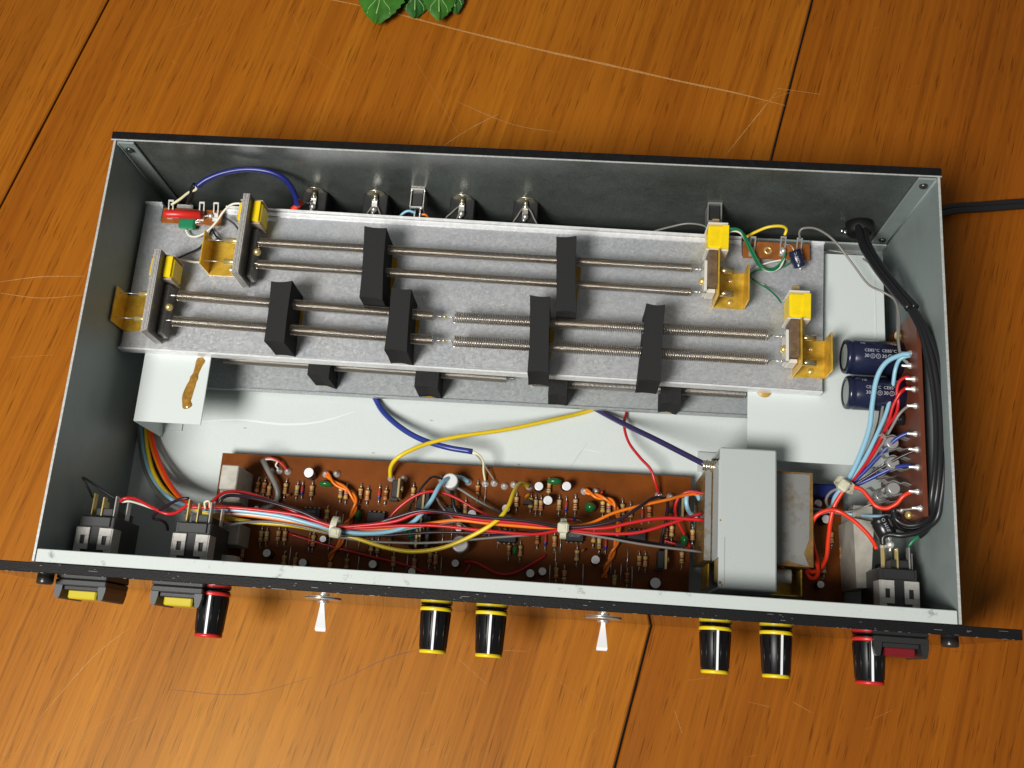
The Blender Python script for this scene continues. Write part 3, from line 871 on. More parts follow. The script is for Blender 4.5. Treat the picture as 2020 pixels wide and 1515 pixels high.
def brass_sheet(mb, lo, hi): mb.box(lo, hi, 0, 0.15)
def transducer_in(x, y, ys):
    """x,y: outer front corner of the brass base; ys: the two spring heights in y"""
    B = MB()
    B.box((x, y, TP + 0.02), (x + 21, y + 20.5, TP + 0.75), 0, 0.2)
    B.box((x - 0.7, y + 0.5, TP + 0.02), (x, y + 20.5, TP + 15.5), 0, 0.2)
    B.box((x + 19.5, y + 0.5, TP + 0.75), (x + 20.2, y + 20.5, TP + 16), 0, 0.2)
    t = B.build('transducer', M_BRASS, tr)
    l = x + 21.4
    for k in range(5):
        m = MB(); q = l + k * 0.72
        m.box((q, y - 8 + 0.3 * k, TP + 4), (q + 0.62, y + 38.5, TP + 25.6 + (0.15 if k % 2 else 0)), 0, 0.1)
        m.build('lamination', M_LAM, t)
    m = MB(); m.box((l + 3.6, y - 7.6, TP + 4.4), (l + 3.9, y + 38.2, TP + 25.0)); m.box((l + 3.9, y - 5, TP + 6), (l + 7.5, y + 23, TP + 15), 0, 0.5); m.build('pole_piece', M_LAMD, t)
    m = MB(); m.box((l - 4.0, y + 25.0, TP + 5), (l + 9.0, y + 37.2, TP + 19.6), 0, 1.5); m.box((l + 4.5, y + 25.2, TP + 19.4), (l + 8.2, y + 37, TP + 20.0), 0, 0.3); m.build('coil_tape', M_TAPE, t)
    m = MB(); m.box((l - 3.5, y + 24.0, TP + 6), (l + 9.0, y + 24.9, TP + 19), 0, 1.2); m.box((l - 3.5, y + 37.3, TP + 6), (l + 9.0, y + 38.1, TP + 19), 0, 1.2); m.build('bobbin', mat('bobbin_pink', (0.42, 0.34, 0.28), 0.5), t)
    for yy in ys:
        m = MB(); m.cyl((l - 9, yy, Zs), (l, yy, Zs), 1.55, n=12); m.build('sleeve', M_BRASSB, t)
        m = MB(); m.cyl((l - 20, yy, Zs), (l - 9, yy, Zs), 0.25, n=6); m.cyl((l + 3.5, yy, Zs), (l + 14, yy, Zs), 0.32, n=6); m.build('pull_wire', M_TIN, t)
    for (dx, dy) in ((12, 4), (13, 16)):
        m = MB(); m.ball((x + dx, y + dy, TP + 0.7), 1.7, 10, 6, sz=0.6, zmin=0); m.build('rivet', M_BRASSB, t)
    m = MB(); m.ball((l + 8.6, (ys[0] + ys[1]) / 2, TP + 15), 2.1, 12, 8); m.build('brass_bead', M_BRASSB, t)
transducer_in(46.0, 165.0, (180.3, 168.0)); transducer_in(2.9, 130.2, (147.0, 133.0))
def transducer_out(x, y, ys, d):
    """x: inner face of brass upright, base runs to larger x"""
    B = MB()
    B.box((x, y, TP + 0.02), (x + 17, y + 21, TP + 0.75), 0, 0.2)
    B.box((x + 16.6, y, TP + 0.02), (x + 17.3, y + 21, TP + 15.5), 0, 0.2)
    B.box((x, y, TP + 0.75), (x + 0.8, y + 26, TP + 20.5), 0, 0.2)
    t = B.build('transducer', M_BRASS, tr)
    m = MB(); m.box((x - 4.8, y + 6, TP + 6), (x - 0.1, y + 26, TP + 18.5), 0, 0.3); m.build('magnet', M_MAG, t)
    m = MB(); m.box((x - 6.4, y + 4, TP + 5), (x - 4.9, y + 21, TP + 15.5), 0, 0.2); m.box((x - 4.9, y + 3.5, TP + 4), (x - 0.3, y + 5.6, TP + 14), 0, 0.3); m.build('spacer', M_WPLAST, t)
    m = MB(); m.box((x - 5.2, y + 27, TP + 4), (x + 5.0, y + 40.5, TP + 18.6), 0, 1.2); m.prism([(x + 1.2, y + 27.3), (x + 5.3, y + 26.2), (x + 5.6, y + 40), (x + 2.0, y + 40.2)], TP + 18.3, TP + 19.2); m.build('coil_tape', M_TAPE, t)
    m = MB(); m.box((x - 6.2, y + 25.8, TP + 3.5), (x + 5.6, y + 26.9, TP + 18), 0, 0.3); m.box((x - 5.4, y + 40.6, TP + 4.5), (x + 5.2, y + 41.6, TP + 19), 0, 0.3); m.build('bobbin', M_WPLAST, t)
    m = MB(); m.box((x - 2.2, y + 41.6, TP + 9), (x + 1.6, y + 47, TP + 12), 0, 0.3); m.build('core_tip', M_KRAFT, t)
    for yy in ys:
        m = MB(); m.cyl((x + 0.8, yy, Zs), (x + 9, yy, Zs), 1.7, n=12); m.build('sleeve', mat('dull_brass', (0.62, 0.50, 0.26), 0.25, 0.9), t)
        m = MB(); m.cyl((x - 13, yy, Zs), (x - 5, yy, Zs), 0.35, n=6); m.ball((x - 8.5, yy, Zs), 0.9, 8, 6); m.build('pull_wire', M_TIN, t)
    for (dx, dy) in ((9.5, 3.5), (9.5, 16)):
        m = MB(); m.ball((x + dx, y + dy, TP + 0.7), 1.8, 10, 6, sz=0.6, zmin=0); m.build('rivet', M_BRASSB, t)
    m = MB(); m.ball((x - 7.2, (ys[0] + ys[1]) / 2, TP + 13), 2.1, 12, 8); m.build('brass_bead', M_BRASSB, t)
transducer_out(322.5, 161.3, (177.5, 164.6), 0); transducer_out(365.0, 125.0, (142.4, 129.0), 1)

# terminal strips with lugs
def lug_mesh():
    m = MB(); m.box((-1.5, -2.2, 0), (1.5, 0.6, 0.5), 0, 0.12); m.box((-1.6, 0.2, 0), (-0.8, 5.6, 0.5), 0, 0.1); m.box((0.8, 0.2, 0), (1.6, 5.6, 0.5), 0, 0.1); m.box((-1.6, 5.4, 0), (1.6, 6.6, 0.5), 0, 0.12)
    m.box((-1.7, -4.5, -0.2), (1.7, -2.0, 0.9), 0, 0.2)
    return m.mesh('lug', M_TIN)
LUG = lug_mesh()
P0, P1 = at(318, 440, 50), at(440, 418, 50)
mb = MB(); mb.box((P0.x, P0.y, 49.2), (P1.x, P0.y + 9.2, 50.7), 0, 0.2); mb.cyl((P0.x + 12, P0.y + 5, TP - 1), (P0.x + 12, P0.y + 5, 49.2), 2, n=10)
s1 = mb.build('terminal_strip', M_STRIP, tr)
for x, y in ((336, 408), (397, 412), (425, 413)):
    p = at(x, y, 53); inst('lug', LUG, s1, (p.x, p.y - 2, 51.2), rot=(0.25, 0, 0.02))
mb = MB(); A, B = at(322, 422, 55), at(397, 424, 55); mb.lathe(A, B - A, [(0, 0.3), (0.5, 1.5), (1.6, 2.2), (3, 2.4), ((B - A).length, 2.4)], 14, 0); mb.build('red_sleeve', mat('sleeve_red', (0.62, 0.02, 0.015), 0.35), s1)
mb = MB(); A, B = at(356, 444, 50), at(386, 434, 51); mb.box(A - Vector((0.5, 2.4, 1.6)), B + Vector((0, 1.2, 1.2)), 0, 1.1); mb.build('film_capacitor', M_GREENW, s1)
mb = MB(); mb.tube([at(384, 438, 51), at(400, 428, 52), at(416, 425, 52)], 0.3, 6); mb.tube([at(384, 440, 51), at(396, 438, 51), at(400, 446, 48)], 0.3, 6); mb.build('lead', M_TIN, s1)
MB().ball(at(416, 426, 52), 1.5, 10, 6).build('solder_joint', M_SOLDER, s1)
mb = MB(); mb.box((at(350, 402, 51).x, P0.y + 9.3, 50), (at(382, 402, 51).x, P0.y + 11.5, 51.4), 0, 0.2); mb.build('mounting_tab', M_TIN, s1)

P0, P1 = at(1465, 508, 50), at(1597, 470, 50)
mb = MB(); mb.box((P0.x, P0.y, 49.2), (P1.x, P0.y + 9.5, 50.7), 0, 0.2); mb.cyl((P0.x + 14, P0.y + 4, TP - 1), (P0.x + 14, P0.y + 4, 49.2), 2, n=10)
s2 = mb.build('terminal_strip', M_STRIP, tr)
for x, y in ((1485, 484), (1545, 484), (1577, 487)):
    p = at(x, y, 53); inst('lug', LUG, s2, (p.x, p.y - 1, 51.2), rot=(0.25, 0, -0.05))
mb = MB(); mb.lathe(at(1515, 494, 50.7), (0, 0, 1), [(0, 2.3), (0.5, 2.2), (0.55, 1.2), (0.1, 1.1)], 16, caps=False); mb.build('eyelet', M_BRASSB, s2)
for x, y in ((1545, 495), (1577, 499)): MB().ball(at(x, y, 52), 1.6, 10, 6).build('solder_joint', M_SOLDER, s2)
A, B = at(1578, 527, 53), at(1566, 494, 56)
mb = MB(); mb.lathe(A, B - A, [(0, 2.9), (0.3, 3.3), (0.9, 3.35), (1.5, 3.15), (2.2, 3.35), ((B - A).length - .5, 3.35), ((B - A).length, 2.9)], 18, 0, 1)
k = mb.build('electrolytic_capacitor', [M_NAVY, M_CAPEND], s2)
def wrap_text(parent, txt, size, A, axis, r, around, along, flip=False, m=M_PRINT, name='print', rise=0.06):
    """print text on a cylinder; reading runs along the axis (along=True) or round it"""
    u, w, d = basis(axis); up = Vector((0, 0, 1)); e = (up - d * up.dot(d)).normalized(); s = e.cross(d)
    vs, fs = text_mesh(txt, size); out = []
    for v in vs:
        x, y = (v.x, v.y) if not flip else (-v.x, -v.y)
        t, q = (x, y) if along else (y, -x)
        an = around + q / r
        out.append(Vector(A) + d * t + (e * math.cos(an) + s * math.sin(an)) * (r + rise))
    MB().add(out, fs).build(name, m, parent)
ax = B - A
wrap_text(k, 'CE85°C', 1.9, A + ax * 0.55, ax, 3.35, 0.25, True)
mb = MB(); mb.tube([B, at(1560, 484, 56), at(1550, 482, 53)], 0.3, 6); mb.tube([A, at(1580, 533, 52), at(1590, 520, 50), at(1580, 500, 51)], 0.25, 6); mb.build('lead', M_TIN, k)

# lower tray
lt = thing('spring_tray', (215, 155, 1), 'galvanised reverb tray underneath, mostly hidden, with springs and foam pads showing', 'spring tray', 'stacked spring trays')
TL = 6.0
LA, LB = at(395, 762, TL), at(1475, 820, TL)
s_ = (LB.y - LA.y) / (LB.x - LA.x); yl = lambda x: LA.y + s_ * (x - LA.x)
x0, x1 = 18.0, 411.0
mb = MB(); mb.prism([(x0, yl(x0)), (x1, yl(x1)), (x1, yl(x1) + 86), (x0, yl(x0) + 86)], TL - 1, TL); mb.prism([(x0, yl(x0) + 60), (x1, yl(x1) + 60), (x1, yl(x1) + 83), (x0, yl(x0) + 83)], 0.05, TL - 1.02)
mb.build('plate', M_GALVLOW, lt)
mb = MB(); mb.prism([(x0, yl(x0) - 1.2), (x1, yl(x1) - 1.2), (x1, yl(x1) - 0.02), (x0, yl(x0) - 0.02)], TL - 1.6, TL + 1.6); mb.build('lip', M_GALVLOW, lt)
for q in (((606, 739), (648, 747)), ((817, 762), (863, 767)), ((1081, 779), (1118, 782)), ((1305, 795), (1343, 799))):
    zt = TL + 22
    FL, FR = at(*q[0], zt), at(*q[1], zt)
    mb = MB()
    wv = FR - FL; P = [FL, FL.lerp(FR, .5) + Vector((0, 0.9, 0)), FR, FR + Vector((0, 34, 0)), FL + Vector((0, 34, 0))]
    mb.prism([(p.x, p.y) for p in P], TL, zt); mb.build('foam_pad', M_FOAM, lt)
    e = MB(); e.prism([(FL.x + 4, FL.y - 0.2), (FR.x - 3, FL.y - 0.3), (FR.x - 3, FL.y + 3), (FL.x + 4, FL.y + 3)], TL + 0.02, TL + 0.3); e.build('glue_patch', M_GLUE, lt)
zz = TL + 11
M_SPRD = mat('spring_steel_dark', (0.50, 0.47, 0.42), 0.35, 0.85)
for pa, pb, r, pt in (((442, 708), (1000, 746), 2.6, 0.52), ((1050, 752), (1470, 776), 3.0, 0.72)):
    A, B = at(*pa, zz), at(*pb, zz)
    helix('spring', A, B, r, pt, lt, 0.2, m=M_SPRD)
    helix('spring', A + Vector((0, 14, 0)), B + Vector((0, 14, 0)), r, pt, lt, 0.2, m=M_SPRD)

# ---------------------------------------------------------------- mains transformer
tf = thing('mains_transformer', (345, 46, 0), 'boxy mains transformer with pale painted strap and brown varnished core behind the front rail', 'transformer')
mb = MB()
for k in range(11):
    y = 27 + k * 4.2; mb.box((321.0 + (0.2 if k % 2 else 0), y, 5), (374.4 - (0.2 if k % 2 else 0), y + 4.1, 45.5), 0, 0.15)
core = mb.build('core', M_VARN, tf)
mb = MB(); mb.box((356.5, 26.4, 45.6), (374.6, 73.8, 46.6), 0, 0.4); mb.build('core_wrap', M_XFG, tf)
MB().box((320.6, 26.4, 45.6), (324, 73.8, 46.4), 0, 0.3).build('core_wrap', M_XFG, tf)
MB().prism([(372.6, 26.8), (374.9, 26.2), (375.0, 74.0), (373.6, 73.6), (373.2, 52), (372.9, 40), (370.2, 33)], 45.8, 46.75).build('varnish_edge', M_VARN, tf)
MB().prism([(357, 73.0), (374.5, 73.2), (374.8, 74.1), (357, 74.1)], 45.8, 46.72).build('varnish_edge', M_VARN, tf)
MB().prism([(357, 26.2), (374.5, 26.2), (368, 27.4), (362, 28.6), (357, 27.2)], 45.8, 46.73).build('varnish_edge', M_VARN, tf)
mb = MB(); mb.box((325.0, 11.0, 62.8), (352.8, 80.6, 66.0), 0, 1.0)
mb.box((325.0, 79.4, 0.05), (352.8, 80.6, 64.5), 0, 0.3); mb.box((325.0, 11.0, 12), (352.8, 12.2, 64.5), 0, 0.3); mb.box((324.6, 26.2, 46.7), (325.4, 74.5, 65.0), 0, 0.2); mb.box((352.4, 26.2, 46.7), (353.0, 74.5, 65.0), 0, 0.2)
sp_ = mb.build('strap', M_XFW, tf)
MB().box((327.6, 13, 65.9), (327.9, 36, 66.06), 0).build('crease', mat('crease_grey', (0.24, 0.26, 0.255), 0.5), sp_)
for (x, y, r) in ((325.9, 14.0, 0.8), (326.6, 12.8, 0.5), (325.6, 44, 0.45)):
    MB().lathe((x, y, 65.9), (0, 0, 1), [(0, r), (0.12, r * 0.8), (0.14, 0.02)], 9).build('rust_spot', mat('rust', (0.20, 0.10, 0.02), 0.7), sp_)
MB().box((325.6, 15, 47), (352.0, 74, 62.5), 0, 1.0).build('winding', M_KRAFT, tf)
MB().box((322.5, 80.7, 0.05), (356, 92, 1.2), 0, 0.3).build('mounting_foot', M_XFW, tf)
MB().box((324.2, 14, 12), (324.9, 26, 36), 0, 0.2).build('end_plate', M_BRASS, tf)
mb = MB(); mb.box((353.5, 12.5, 14), (371, 13.3, 33), 0, 0.2); mb.box((371, 12.5, 14), (371.8, 26, 36), 0, 0.2); mb.box((353.5, 12.6, 13), (371.8, 26, 14), 0, 0.1); mb.build('end_bell', M_BRASS, tf)
MB().cyl((353.5, 22, 36), (366, 22, 38), 3.6, n=14, ch=0.6).build('lead_sleeve', M_WPLAST, tf)
mb = MB(); mb.box((330, 18, 13), (351, 26, 40), 0, 0.4); mb.build('terminal_block', M_BLACK, tf)
F0 = at(1398, 919, 46)
mb = MB()
dx = Vector((1, -0.08, 0.0)).normalized(); p = F0 - dx * 3.2
for i, (r, l) in enumerate(((2.6, 1.5), (3.0, 1.2), (2.7, 1.2), (3.4, 1.0), (3.0, 1.4), (3.5, 0.9))):
    mb.cyl(p, p + dx * l, r, n=16, ch=0.25); p = p + dx * l
mb.build('cable_ferrule', mat('ferrule', (0.66, 0.60, 0.46), 0.22, 0.9), tf)

# ---------------------------------------------------------------- main circuit board
ZB = 10.0
bd = thing('circuit_board', (190, 40, 0), 'long brown phenolic circuit board crowded with resistors, chips and round capacitors', 'circuit board')
mb = MB(); mb.prism([(56, 6.6), (400, 6.6), (400, 72), (378, 74.5), (378, 9.6), (318, 9.6), (318, 75.4), (56, 72.8)], ZB - 1.6, ZB)
mb.build('board', M_PCB, bd)
for (x, y) in ((62, 66), (62, 12), (310, 70), (310, 12), (395, 40), (190, 12)):
    MB().cyl((x, y, 0.05), (x, y, ZB - 1.65), 3, n=10).build('standoff', M_TIN, bd)
def resistor_mesh(body, bands, thin=False):
    """lies along y, centre at origin on the board, leads 17 mm apart"""
    m = MB(); r = 0.85 if thin else 1.4; z = 1.9 if not thin else 1.5; h = 3.4 if thin else 4.0
    L = 2 * h
    if thin:
        prof = [(0, 0.4), (0.3, r), (L - 0.3, r), (L, 0.4)]; mis = [0, 1, 0]
        prof = [(0, 0.4), (0.3, r), (2.2, r), (L - 0.3, r), (L, 0.4)]; mis = [0, 0, 1, 1]
    else:
        prof = [(0, 0.5), (0.3, 1.35), (1.0, 1.5), (1.6, 1.5), (2.4, 1.28), (3.0, 1.25), (3.8, 1.25), (4.5, 1.25), (5.2, 1.25), (5.8, 1.27), (6.5, 1.5), (7.2, 1.5), (7.7, 1.35), (L, 0.5)]
        mis = [0, 0, 1, 0, 0, 2, 0, 3, 0, 0, 4, 0, 0]
    m.lathe((0, -h, z), (0, 1, 0), prof, 10, 0, 0, True, True, mis)
    lead = 5 if not thin else 2
    for s in (-1, 1):
        m.tube([(0, s * h * 0.95, z), (0, s * (h + 2.6), z), (0, s * (h + 3.4), z - 0.6), (0, s * (h + 3.5), -0.2)], 0.36, 5, mi=lead, raw=True)
        m.ball((0, s * (h + 3.5), 0.1), 0.8, 6, 4, mi=lead, zmin=0)
    if thin: ms = [body, BAND[bands[0]], M_TIN]
    else: ms = [body] + [BAND[b] for b in bands] + [M_TIN]
    return m.mesh('resistor' if not thin else 'diode', ms)
RV = [resistor_mesh(M_TAN, b) for b in (('brown', 'black', 'orange', 'gold'), ('yellow', 'violet', 'red', 'gold'), ('red', 'red', 'orange', 'gold'), ('brown', 'green', 'yellow', 'grey'), ('orange', 'orange', 'brown', 'gold'), ('yellow', 'violet', 'black', 'yellow'), ('brown', 'red', 'black', 'grey'))]
RB = [resistor_mesh(M_BROWNB, b) for b in (('orange', 'black', 'black', 'gold'), ('brown', 'grey', 'orange', 'yellow'), ('brown', 'black', 'red', 'gold'))]
DV = [resistor_mesh(mat('diode_blue', (0.035, 0.04, 0.28), 0.3), ('red',), True), resistor_mesh(mat('diode_plum', (0.10, 0.03, 0.10), 0.3), ('red',), True)]
JW = MB(); JW.tube([(0, -6, -0.2), (0, -5.9, 1.0), (0, 5.9, 1.0), (0, 6, -0.2)], 0.35, 5, raw=True); JW = JW.mesh('jumper_wire', M_TIN)
def R(px, py, v, rz=0.0):
    p = at(px, py, ZB + 1.5)
    t = rz if rz else random.uniform(-0.03, 0.03)
    if v in 'abcdefg': me, nm = RV['abcdefg'.index(v)], 'resistor'
    elif v in 'xyz': me, nm = RB['xyz'.index(v)], 'resistor'
    elif v in 'DE': me, nm = DV['DE'.index(v)], 'diode'
    else: me, nm = JW, 'jumper_wire'
    inst(nm, me, bd, (p.x, p.y, ZB), rz=t, sc=(0.88, random.uniform(0.70, 0.80) if nm != 'jumper_wire' else random.uniform(0.7, 1), 0.88))
random.seed(3)
for x, y, v in ((508, 961, 'x'), (521, 962, 'z'), (531, 968, 'c'), (563, 964, 'e'), (586, 967, 'd'), (596, 966, 'D'), (615, 968, 'a'), (672, 973, 'f'), (683, 974, 'b'), (711, 974, 'y'), (725, 977, 'c'), (748, 974, 'D'), (761, 977, 'x'),
                (815, 972, 'a'), (824, 990, 'a'), (942, 968, 'z'), (957, 975, 'J'), (918, 1003, 'b'), (1019, 990, 'a'), (1047, 992, 'f'), (1057, 996, 'd'), (1067, 997, 'c'), (1083, 962, 'a'), (1103, 996, 'd'), (1117, 998, 'D'), (1135, 996, 'g'), (1189, 1000, 'f'), (1201, 1002, 'b'),
                (1228, 1005, 'a'), (1244, 1010, 'c'), (1267, 1014, 'E'), (1281, 1010, 'z'), (645, 1015, 'f'), (662, 1030, 'a'), (694, 1030, 'D'), (675, 1030, 'J'), (515, 1058, 'a'), (526, 1058, 'd'), (549, 1057, 'a'), (562, 1058, 'b'),
                (610, 1068, 'E'), (618, 1067, 'c'), (683, 1070, 'J'), (708, 1070, 'J'), (904, 1035, 'c'), (966, 1040, 'e'), (997, 1040, 'z'), (983, 1060, 'J'), (891, 1050, 'J'), (873, 1060, 'J'), (1060, 1063, 'x'), (1076, 1066, 'D'), (1094, 1068, 'c'), (1106, 1070, 'J'),
                (1171, 1060, 'b'), (1182, 1072, 'd'), (1195, 1074, 'D'), (1138, 1096, 'f'), (1238, 1100, 'J'), (1261, 1106, 'a'), (1273, 1108, 'e'), (1004, 1086, 'z'), (1026, 1087, 'e'), (733, 1078, 'b'), (745, 1080, 'd'), (848, 1100, 'a'), (859, 1104, 'c'), (1313, 1052, 'g'), (1325, 1048, 'b'), (1366, 1055, 'c'),
                (560, 1106, 'a'), (571, 1098, 'J'), (582, 1110, 'c'), (684, 1112, 'x'), (707, 1108, 'J'), (776, 1108, 'a'), (803, 1110, 'J'), (817, 1112, 'b'), (1097, 1130, 'c'), (1084, 1134, 'J'), (1113, 1136, 'a'), (1225, 1128, 'J'), (1237, 1140, 'z'), (1247, 1138, 'J'), (1212, 1145, 'd'), (1096, 1100, 'J'), (1205, 1115, 'J'),
                (460, 1060, 'a'), (478, 1090, 'c'), (650, 1120, 'a'), (648, 1075, 'J'), (870, 1115, 'J'), (770, 1060, 'z'), (1150, 1135, 'J'), (1345, 1100, 'a'), (1640, 1060, 'a'), (1660, 1090, 'c'), (1625, 1120, 'b')):
    R(x, y, v)
R(1127, 1024, 'D', 1.52)

def can(px, py, r, h, m=M_CAPBLK, tilt=(0, 0)):
    p = at(px, py, ZB + h)
    mb = MB(); d = Vector((tilt[0], tilt[1], 1)).normalized()
    mb.lathe((p.x - d.x * h, p.y - d.y * h, ZB + 0.3), d, [(0, r * 0.9), (0.6, r), (1.6, r * 0.93), (2.2, r), (h - 0.9, r), (h - 0.4, r * 0.97), (h - 0.3, r * 0.88), (h - 0.25, r * 0.8)], 20, 0, 1, mis=[0, 0, 0, 0, 0, 0, 1])
    o = mb.build('electrolytic_capacitor', [m, M_CAPTOP], bd)
    return o
M_CAPW = mat('cap_sleeve_white', (0.50, 0.50, 0.50), 0.35)
for x, y, r, h, t in ((609, 932, 3.0, 9, (0, 0)), (888, 948, 4.2, 15, (0.05, 0.05)), (1063, 959, 2.6, 8, (0, 0)), (1118, 959, 2.7, 9, (0.1, -0.12)), (1081, 987, 2.7, 9, (0.12, -0.1)), (998, 1003, 2.4, 8, (0, 0)), (931, 1014, 2.5, 9, (0, 0)),
                      (907, 1073, 4.4, 12, (0, 0)), (898, 1111, 2.2, 7, (0, 0)), (637, 1063, 2.0, 7, (0, 0)), (526, 1091, 2.4, 8, (0, 0)), (597, 1110, 2.4, 7, (0, 0)), (735, 1113, 2.4, 8, (0, 0)), (1046, 1131, 2.4, 8, (0, 0)), (1070, 1127, 2.3, 8, (0, 0)),
                      (1175, 1104, 2.5, 9, (0, 0)), (1293, 1150, 3.1, 10, (0, 0)), (905, 1042, 2.0, 6, (0, 0)), (1630, 1024, 2.5, 9, (0, 0)), (1614, 993, 2.3, 8, (0, 0)), (1619, 1153, 2.1, 7, (0, 0)), (812, 1128, 2.2, 7, (0, 0)), (505, 1003, 1.6, 6, (0, 0))):
    can(x, y, r, h, M_CAPBLK if r < 3.5 else M_CAPW, t)
def blob(px, py, sx, sy, sz, rz, m, name):
    mb = MB(); p = at(px, py, ZB + sz)
    mb.ball((0, 0, 0), 1.0, 14, 10); mb.v = [Vector((v.x * sx, v.y * sy, v.z * sz)) for v in mb.v]
    Rz = Matrix.Rotation(rz, 3, 'Z'); mb.v = [Rz @ v + Vector((p.x, p.y, ZB + sz + 0.3)) for v in mb.v]
    for s in (-0.5, 0.5):
        q = Rz @ Vector((s * sx, 0, 0)) + Vector((p.x, p.y, 0)); mb.cyl((q.x, q.y, ZB - 0.2), (q.x, q.y, ZB + 1.5), 0.3, n=5, mi=1)
    return mb.build(name, [m, M_TIN], bd)
for a_ in ((643, 955, 4.0, 1.7, 2.6, -0.05), (1094, 950, 4.3, 1.9, 2.8, 0.0), (1164, 1001, 3.2, 3.0, 4.0, 0.0), (707, 1018, 1.7, 3.4, 3.0, 0.0), (812, 1054, 2.4, 3.6, 4, 0.0), (1228, 1064, 2.6, 2.0, 3, 0.0), (1349, 1066, 2.3, 3.2, 4, 0.0), (1016, 1086, 1.4, 3.0, 3, 0.0), (801, 1048, 1.8, 2.0, 3, 0), (830, 1042, 1.0, 2.2, 3, 0)):
    blob(*a_, M_GREEN, 'film_capacitor')
for a_ in ((1041, 978, 2.0, 1.0, 3.2, 0.7), (569, 977, 1.4, 0.8, 2.0, 0.2), (1150, 1086, 1.3, 0.8, 2.2, 0.5)):
    blob(*a_, M_CERAM if a_[0] == 1041 else M_BROWNB, 'ceramic_capacitor')
def chip(px, py, txt=None, rz=0.0):
    p = at(px, py, ZB + 4); mb = MB()
    mb.box((p.x - 4.9, p.y - 3.2, ZB + 0.8), (p.x + 4.9, p.y + 3.2, ZB + 4.2), 0, 0.3)
    o = mb.build('chip', M_IC, bd)
    pm = MB(); pm.box((-0.5, -0.25, 0), (0.5, 0.25, 2.6), 0, 0.1)
    me = MATS.setdefault('_pin', pm.mesh('pin', M_TIN))
    for k in range(4):
        for s in (-1, 1):
            inst('pin', me, o, (p.x - 3.8 + k * 2.54, p.y + s * 3.7, ZB))
    if txt:
        for i, l in enumerate(txt):
            vs, fs = text_mesh(l, 2.3)
            MB().add([Vector((p.x - v.x, p.y + 1.4 * (2 * i - len(txt) + 1) * (1 if len(txt) > 1 else 0) - v.y, ZB + 4.23)) for v in vs], fs).build('print', M_PRINTG, o)
    return o
chip(613, 1014, ['JRC', '4044']); chip(741, 1022); chip(1133, 1056, ['4559D']); chip(1256, 1057); chip(890, 1012); chip(1000, 1058)
# upright power transistors with metal tabs and black heat sinks
for (x, y, h) in ((786, 962, 13), (835, 985, 12), (829, 1040, 12), (821, 1062, 10), (1347, 1000, 12), (1314, 1103, 12)):
    p = at(x, y, ZB + h); mb = MB()
    mb.box((p.x - 0.6, p.y - 5.2, ZB + 2), (p.x + 0.6, p.y + 5.2, ZB + h), 0, 0.15); mb.box((p.x - 4.2, p.y - 4.8, ZB + 1.5), (p.x - 0.6, p.y + 4.8, ZB + h - 3.5), 1, 0.4)
    mb.cyl((p.x + 0.6, p.y, ZB + h - 4), (p.x + 1.9, p.y, ZB + h - 4), 1.5, n=12, mi=2); mb.cyl((p.x, p.y, ZB - 0.2), (p.x, p.y, ZB + 2.1), 0.6, n=6, mi=2)
    mb.build('power_transistor', [mat('tab_brass', (0.55, 0.42, 0.2), 0.35, 0.6), M_IC, M_BRASSB], bd)
for (x, y) in ((858, 1000), (860, 1048)):
    p = at(x, y, ZB + 11); MB().box((p.x - 5.5, p.y - 10, ZB + 0.5), (p.x - 3.5, p.y + 8, ZB + 12), 0, 0.3).build('heat_sink', M_BLACK, bd)
for (x, y) in ((1040, 992), (1322, 1008), (776, 985), (1340, 1075), (1300, 1122)):
    p = at(x, y, ZB + 5); mb = MB()
    mb.prism([(p.x + 2.4 * math.cos(t * math.pi / 8), p.y - 0.8 + 2.4 * math.sin(t * math.pi / 8)) for t in range(9)], ZB + 1.5, ZB + 6); mb.cyl((p.x, p.y, ZB - .2), (p.x, p.y, ZB + 1.6), 0.5, n=6); mb.build('transistor', M_IC, bd)
PAD = MB(); PAD.lathe((0, 0, 0), (0, 0, 1), [(0, 1.5), (0.7, 1.35), (1.7, 0.7), (2.6, 0.55), (2.9, 0.3)], 10); PAD = PAD.mesh('solder_pin', M_SOLDER)
for x, y in ((533, 928), (549, 928), (567, 929), (642, 934), (663, 934), (771, 942), (796, 943), (871, 946), (898, 950), (924, 950), (957, 953), (975, 952), (995, 958), (1014, 955), (1044, 959), (1153, 968), (1176, 969), (1300, 976), (1323, 979)):
    p = at(x, y, ZB + 2); inst('solder_pin', PAD, bd, (p.x, p.y, ZB), sc=(1.5, 1.5, 1.15))
# steel potentiometer frames standing at the ends of the board
for (q, z) in (([(438, 916), (468, 918), (465, 965), (440, 965), ], 38), ([(441, 965), (470, 966), (472, 992), (430, 990)], 26), ([(436, 1030), (468, 1033), (468, 1075), (430, 1072)], 30)):
    P = [at(x, y, z) for x, y in q]; lo = (min(p.x for p in P), min(p.y for p in P)); hi = (max(p.x for p in P), max(p.y for p in P))
    mb = MB(); mb.box((lo[0], lo[1], ZB + 0.1), (hi[0], hi[1], z), 0, 0.5); mb.build('potentiometer', M_PLATE, bd)
P = at(449, 1090, 30); MB().cyl((P.x, 2, 30), (P.x, 14, 30), 7, n=18, ch=0.6).build('potentiometer_bush', M_PLATE, bd)
mb = MB(); q = [at(x, y, 38) for x, y in ((1683, 1022), (1724, 1030), (1718, 1160), (1690, 1160))]
mb.prism([(p.x, p.y) for p in q], ZB + 0.1, 38); mb.build('potentiometer', M_PLATE, bd)
mb = MB(); p = at(1703, 1012, 34); mb.box((p.x - 5, p.y - 4, ZB + 0.1), (p.x + 5, p.y + 4, 34), 0, 0.5); mb.build('potentiometer_tab', M_PLATE, bd)
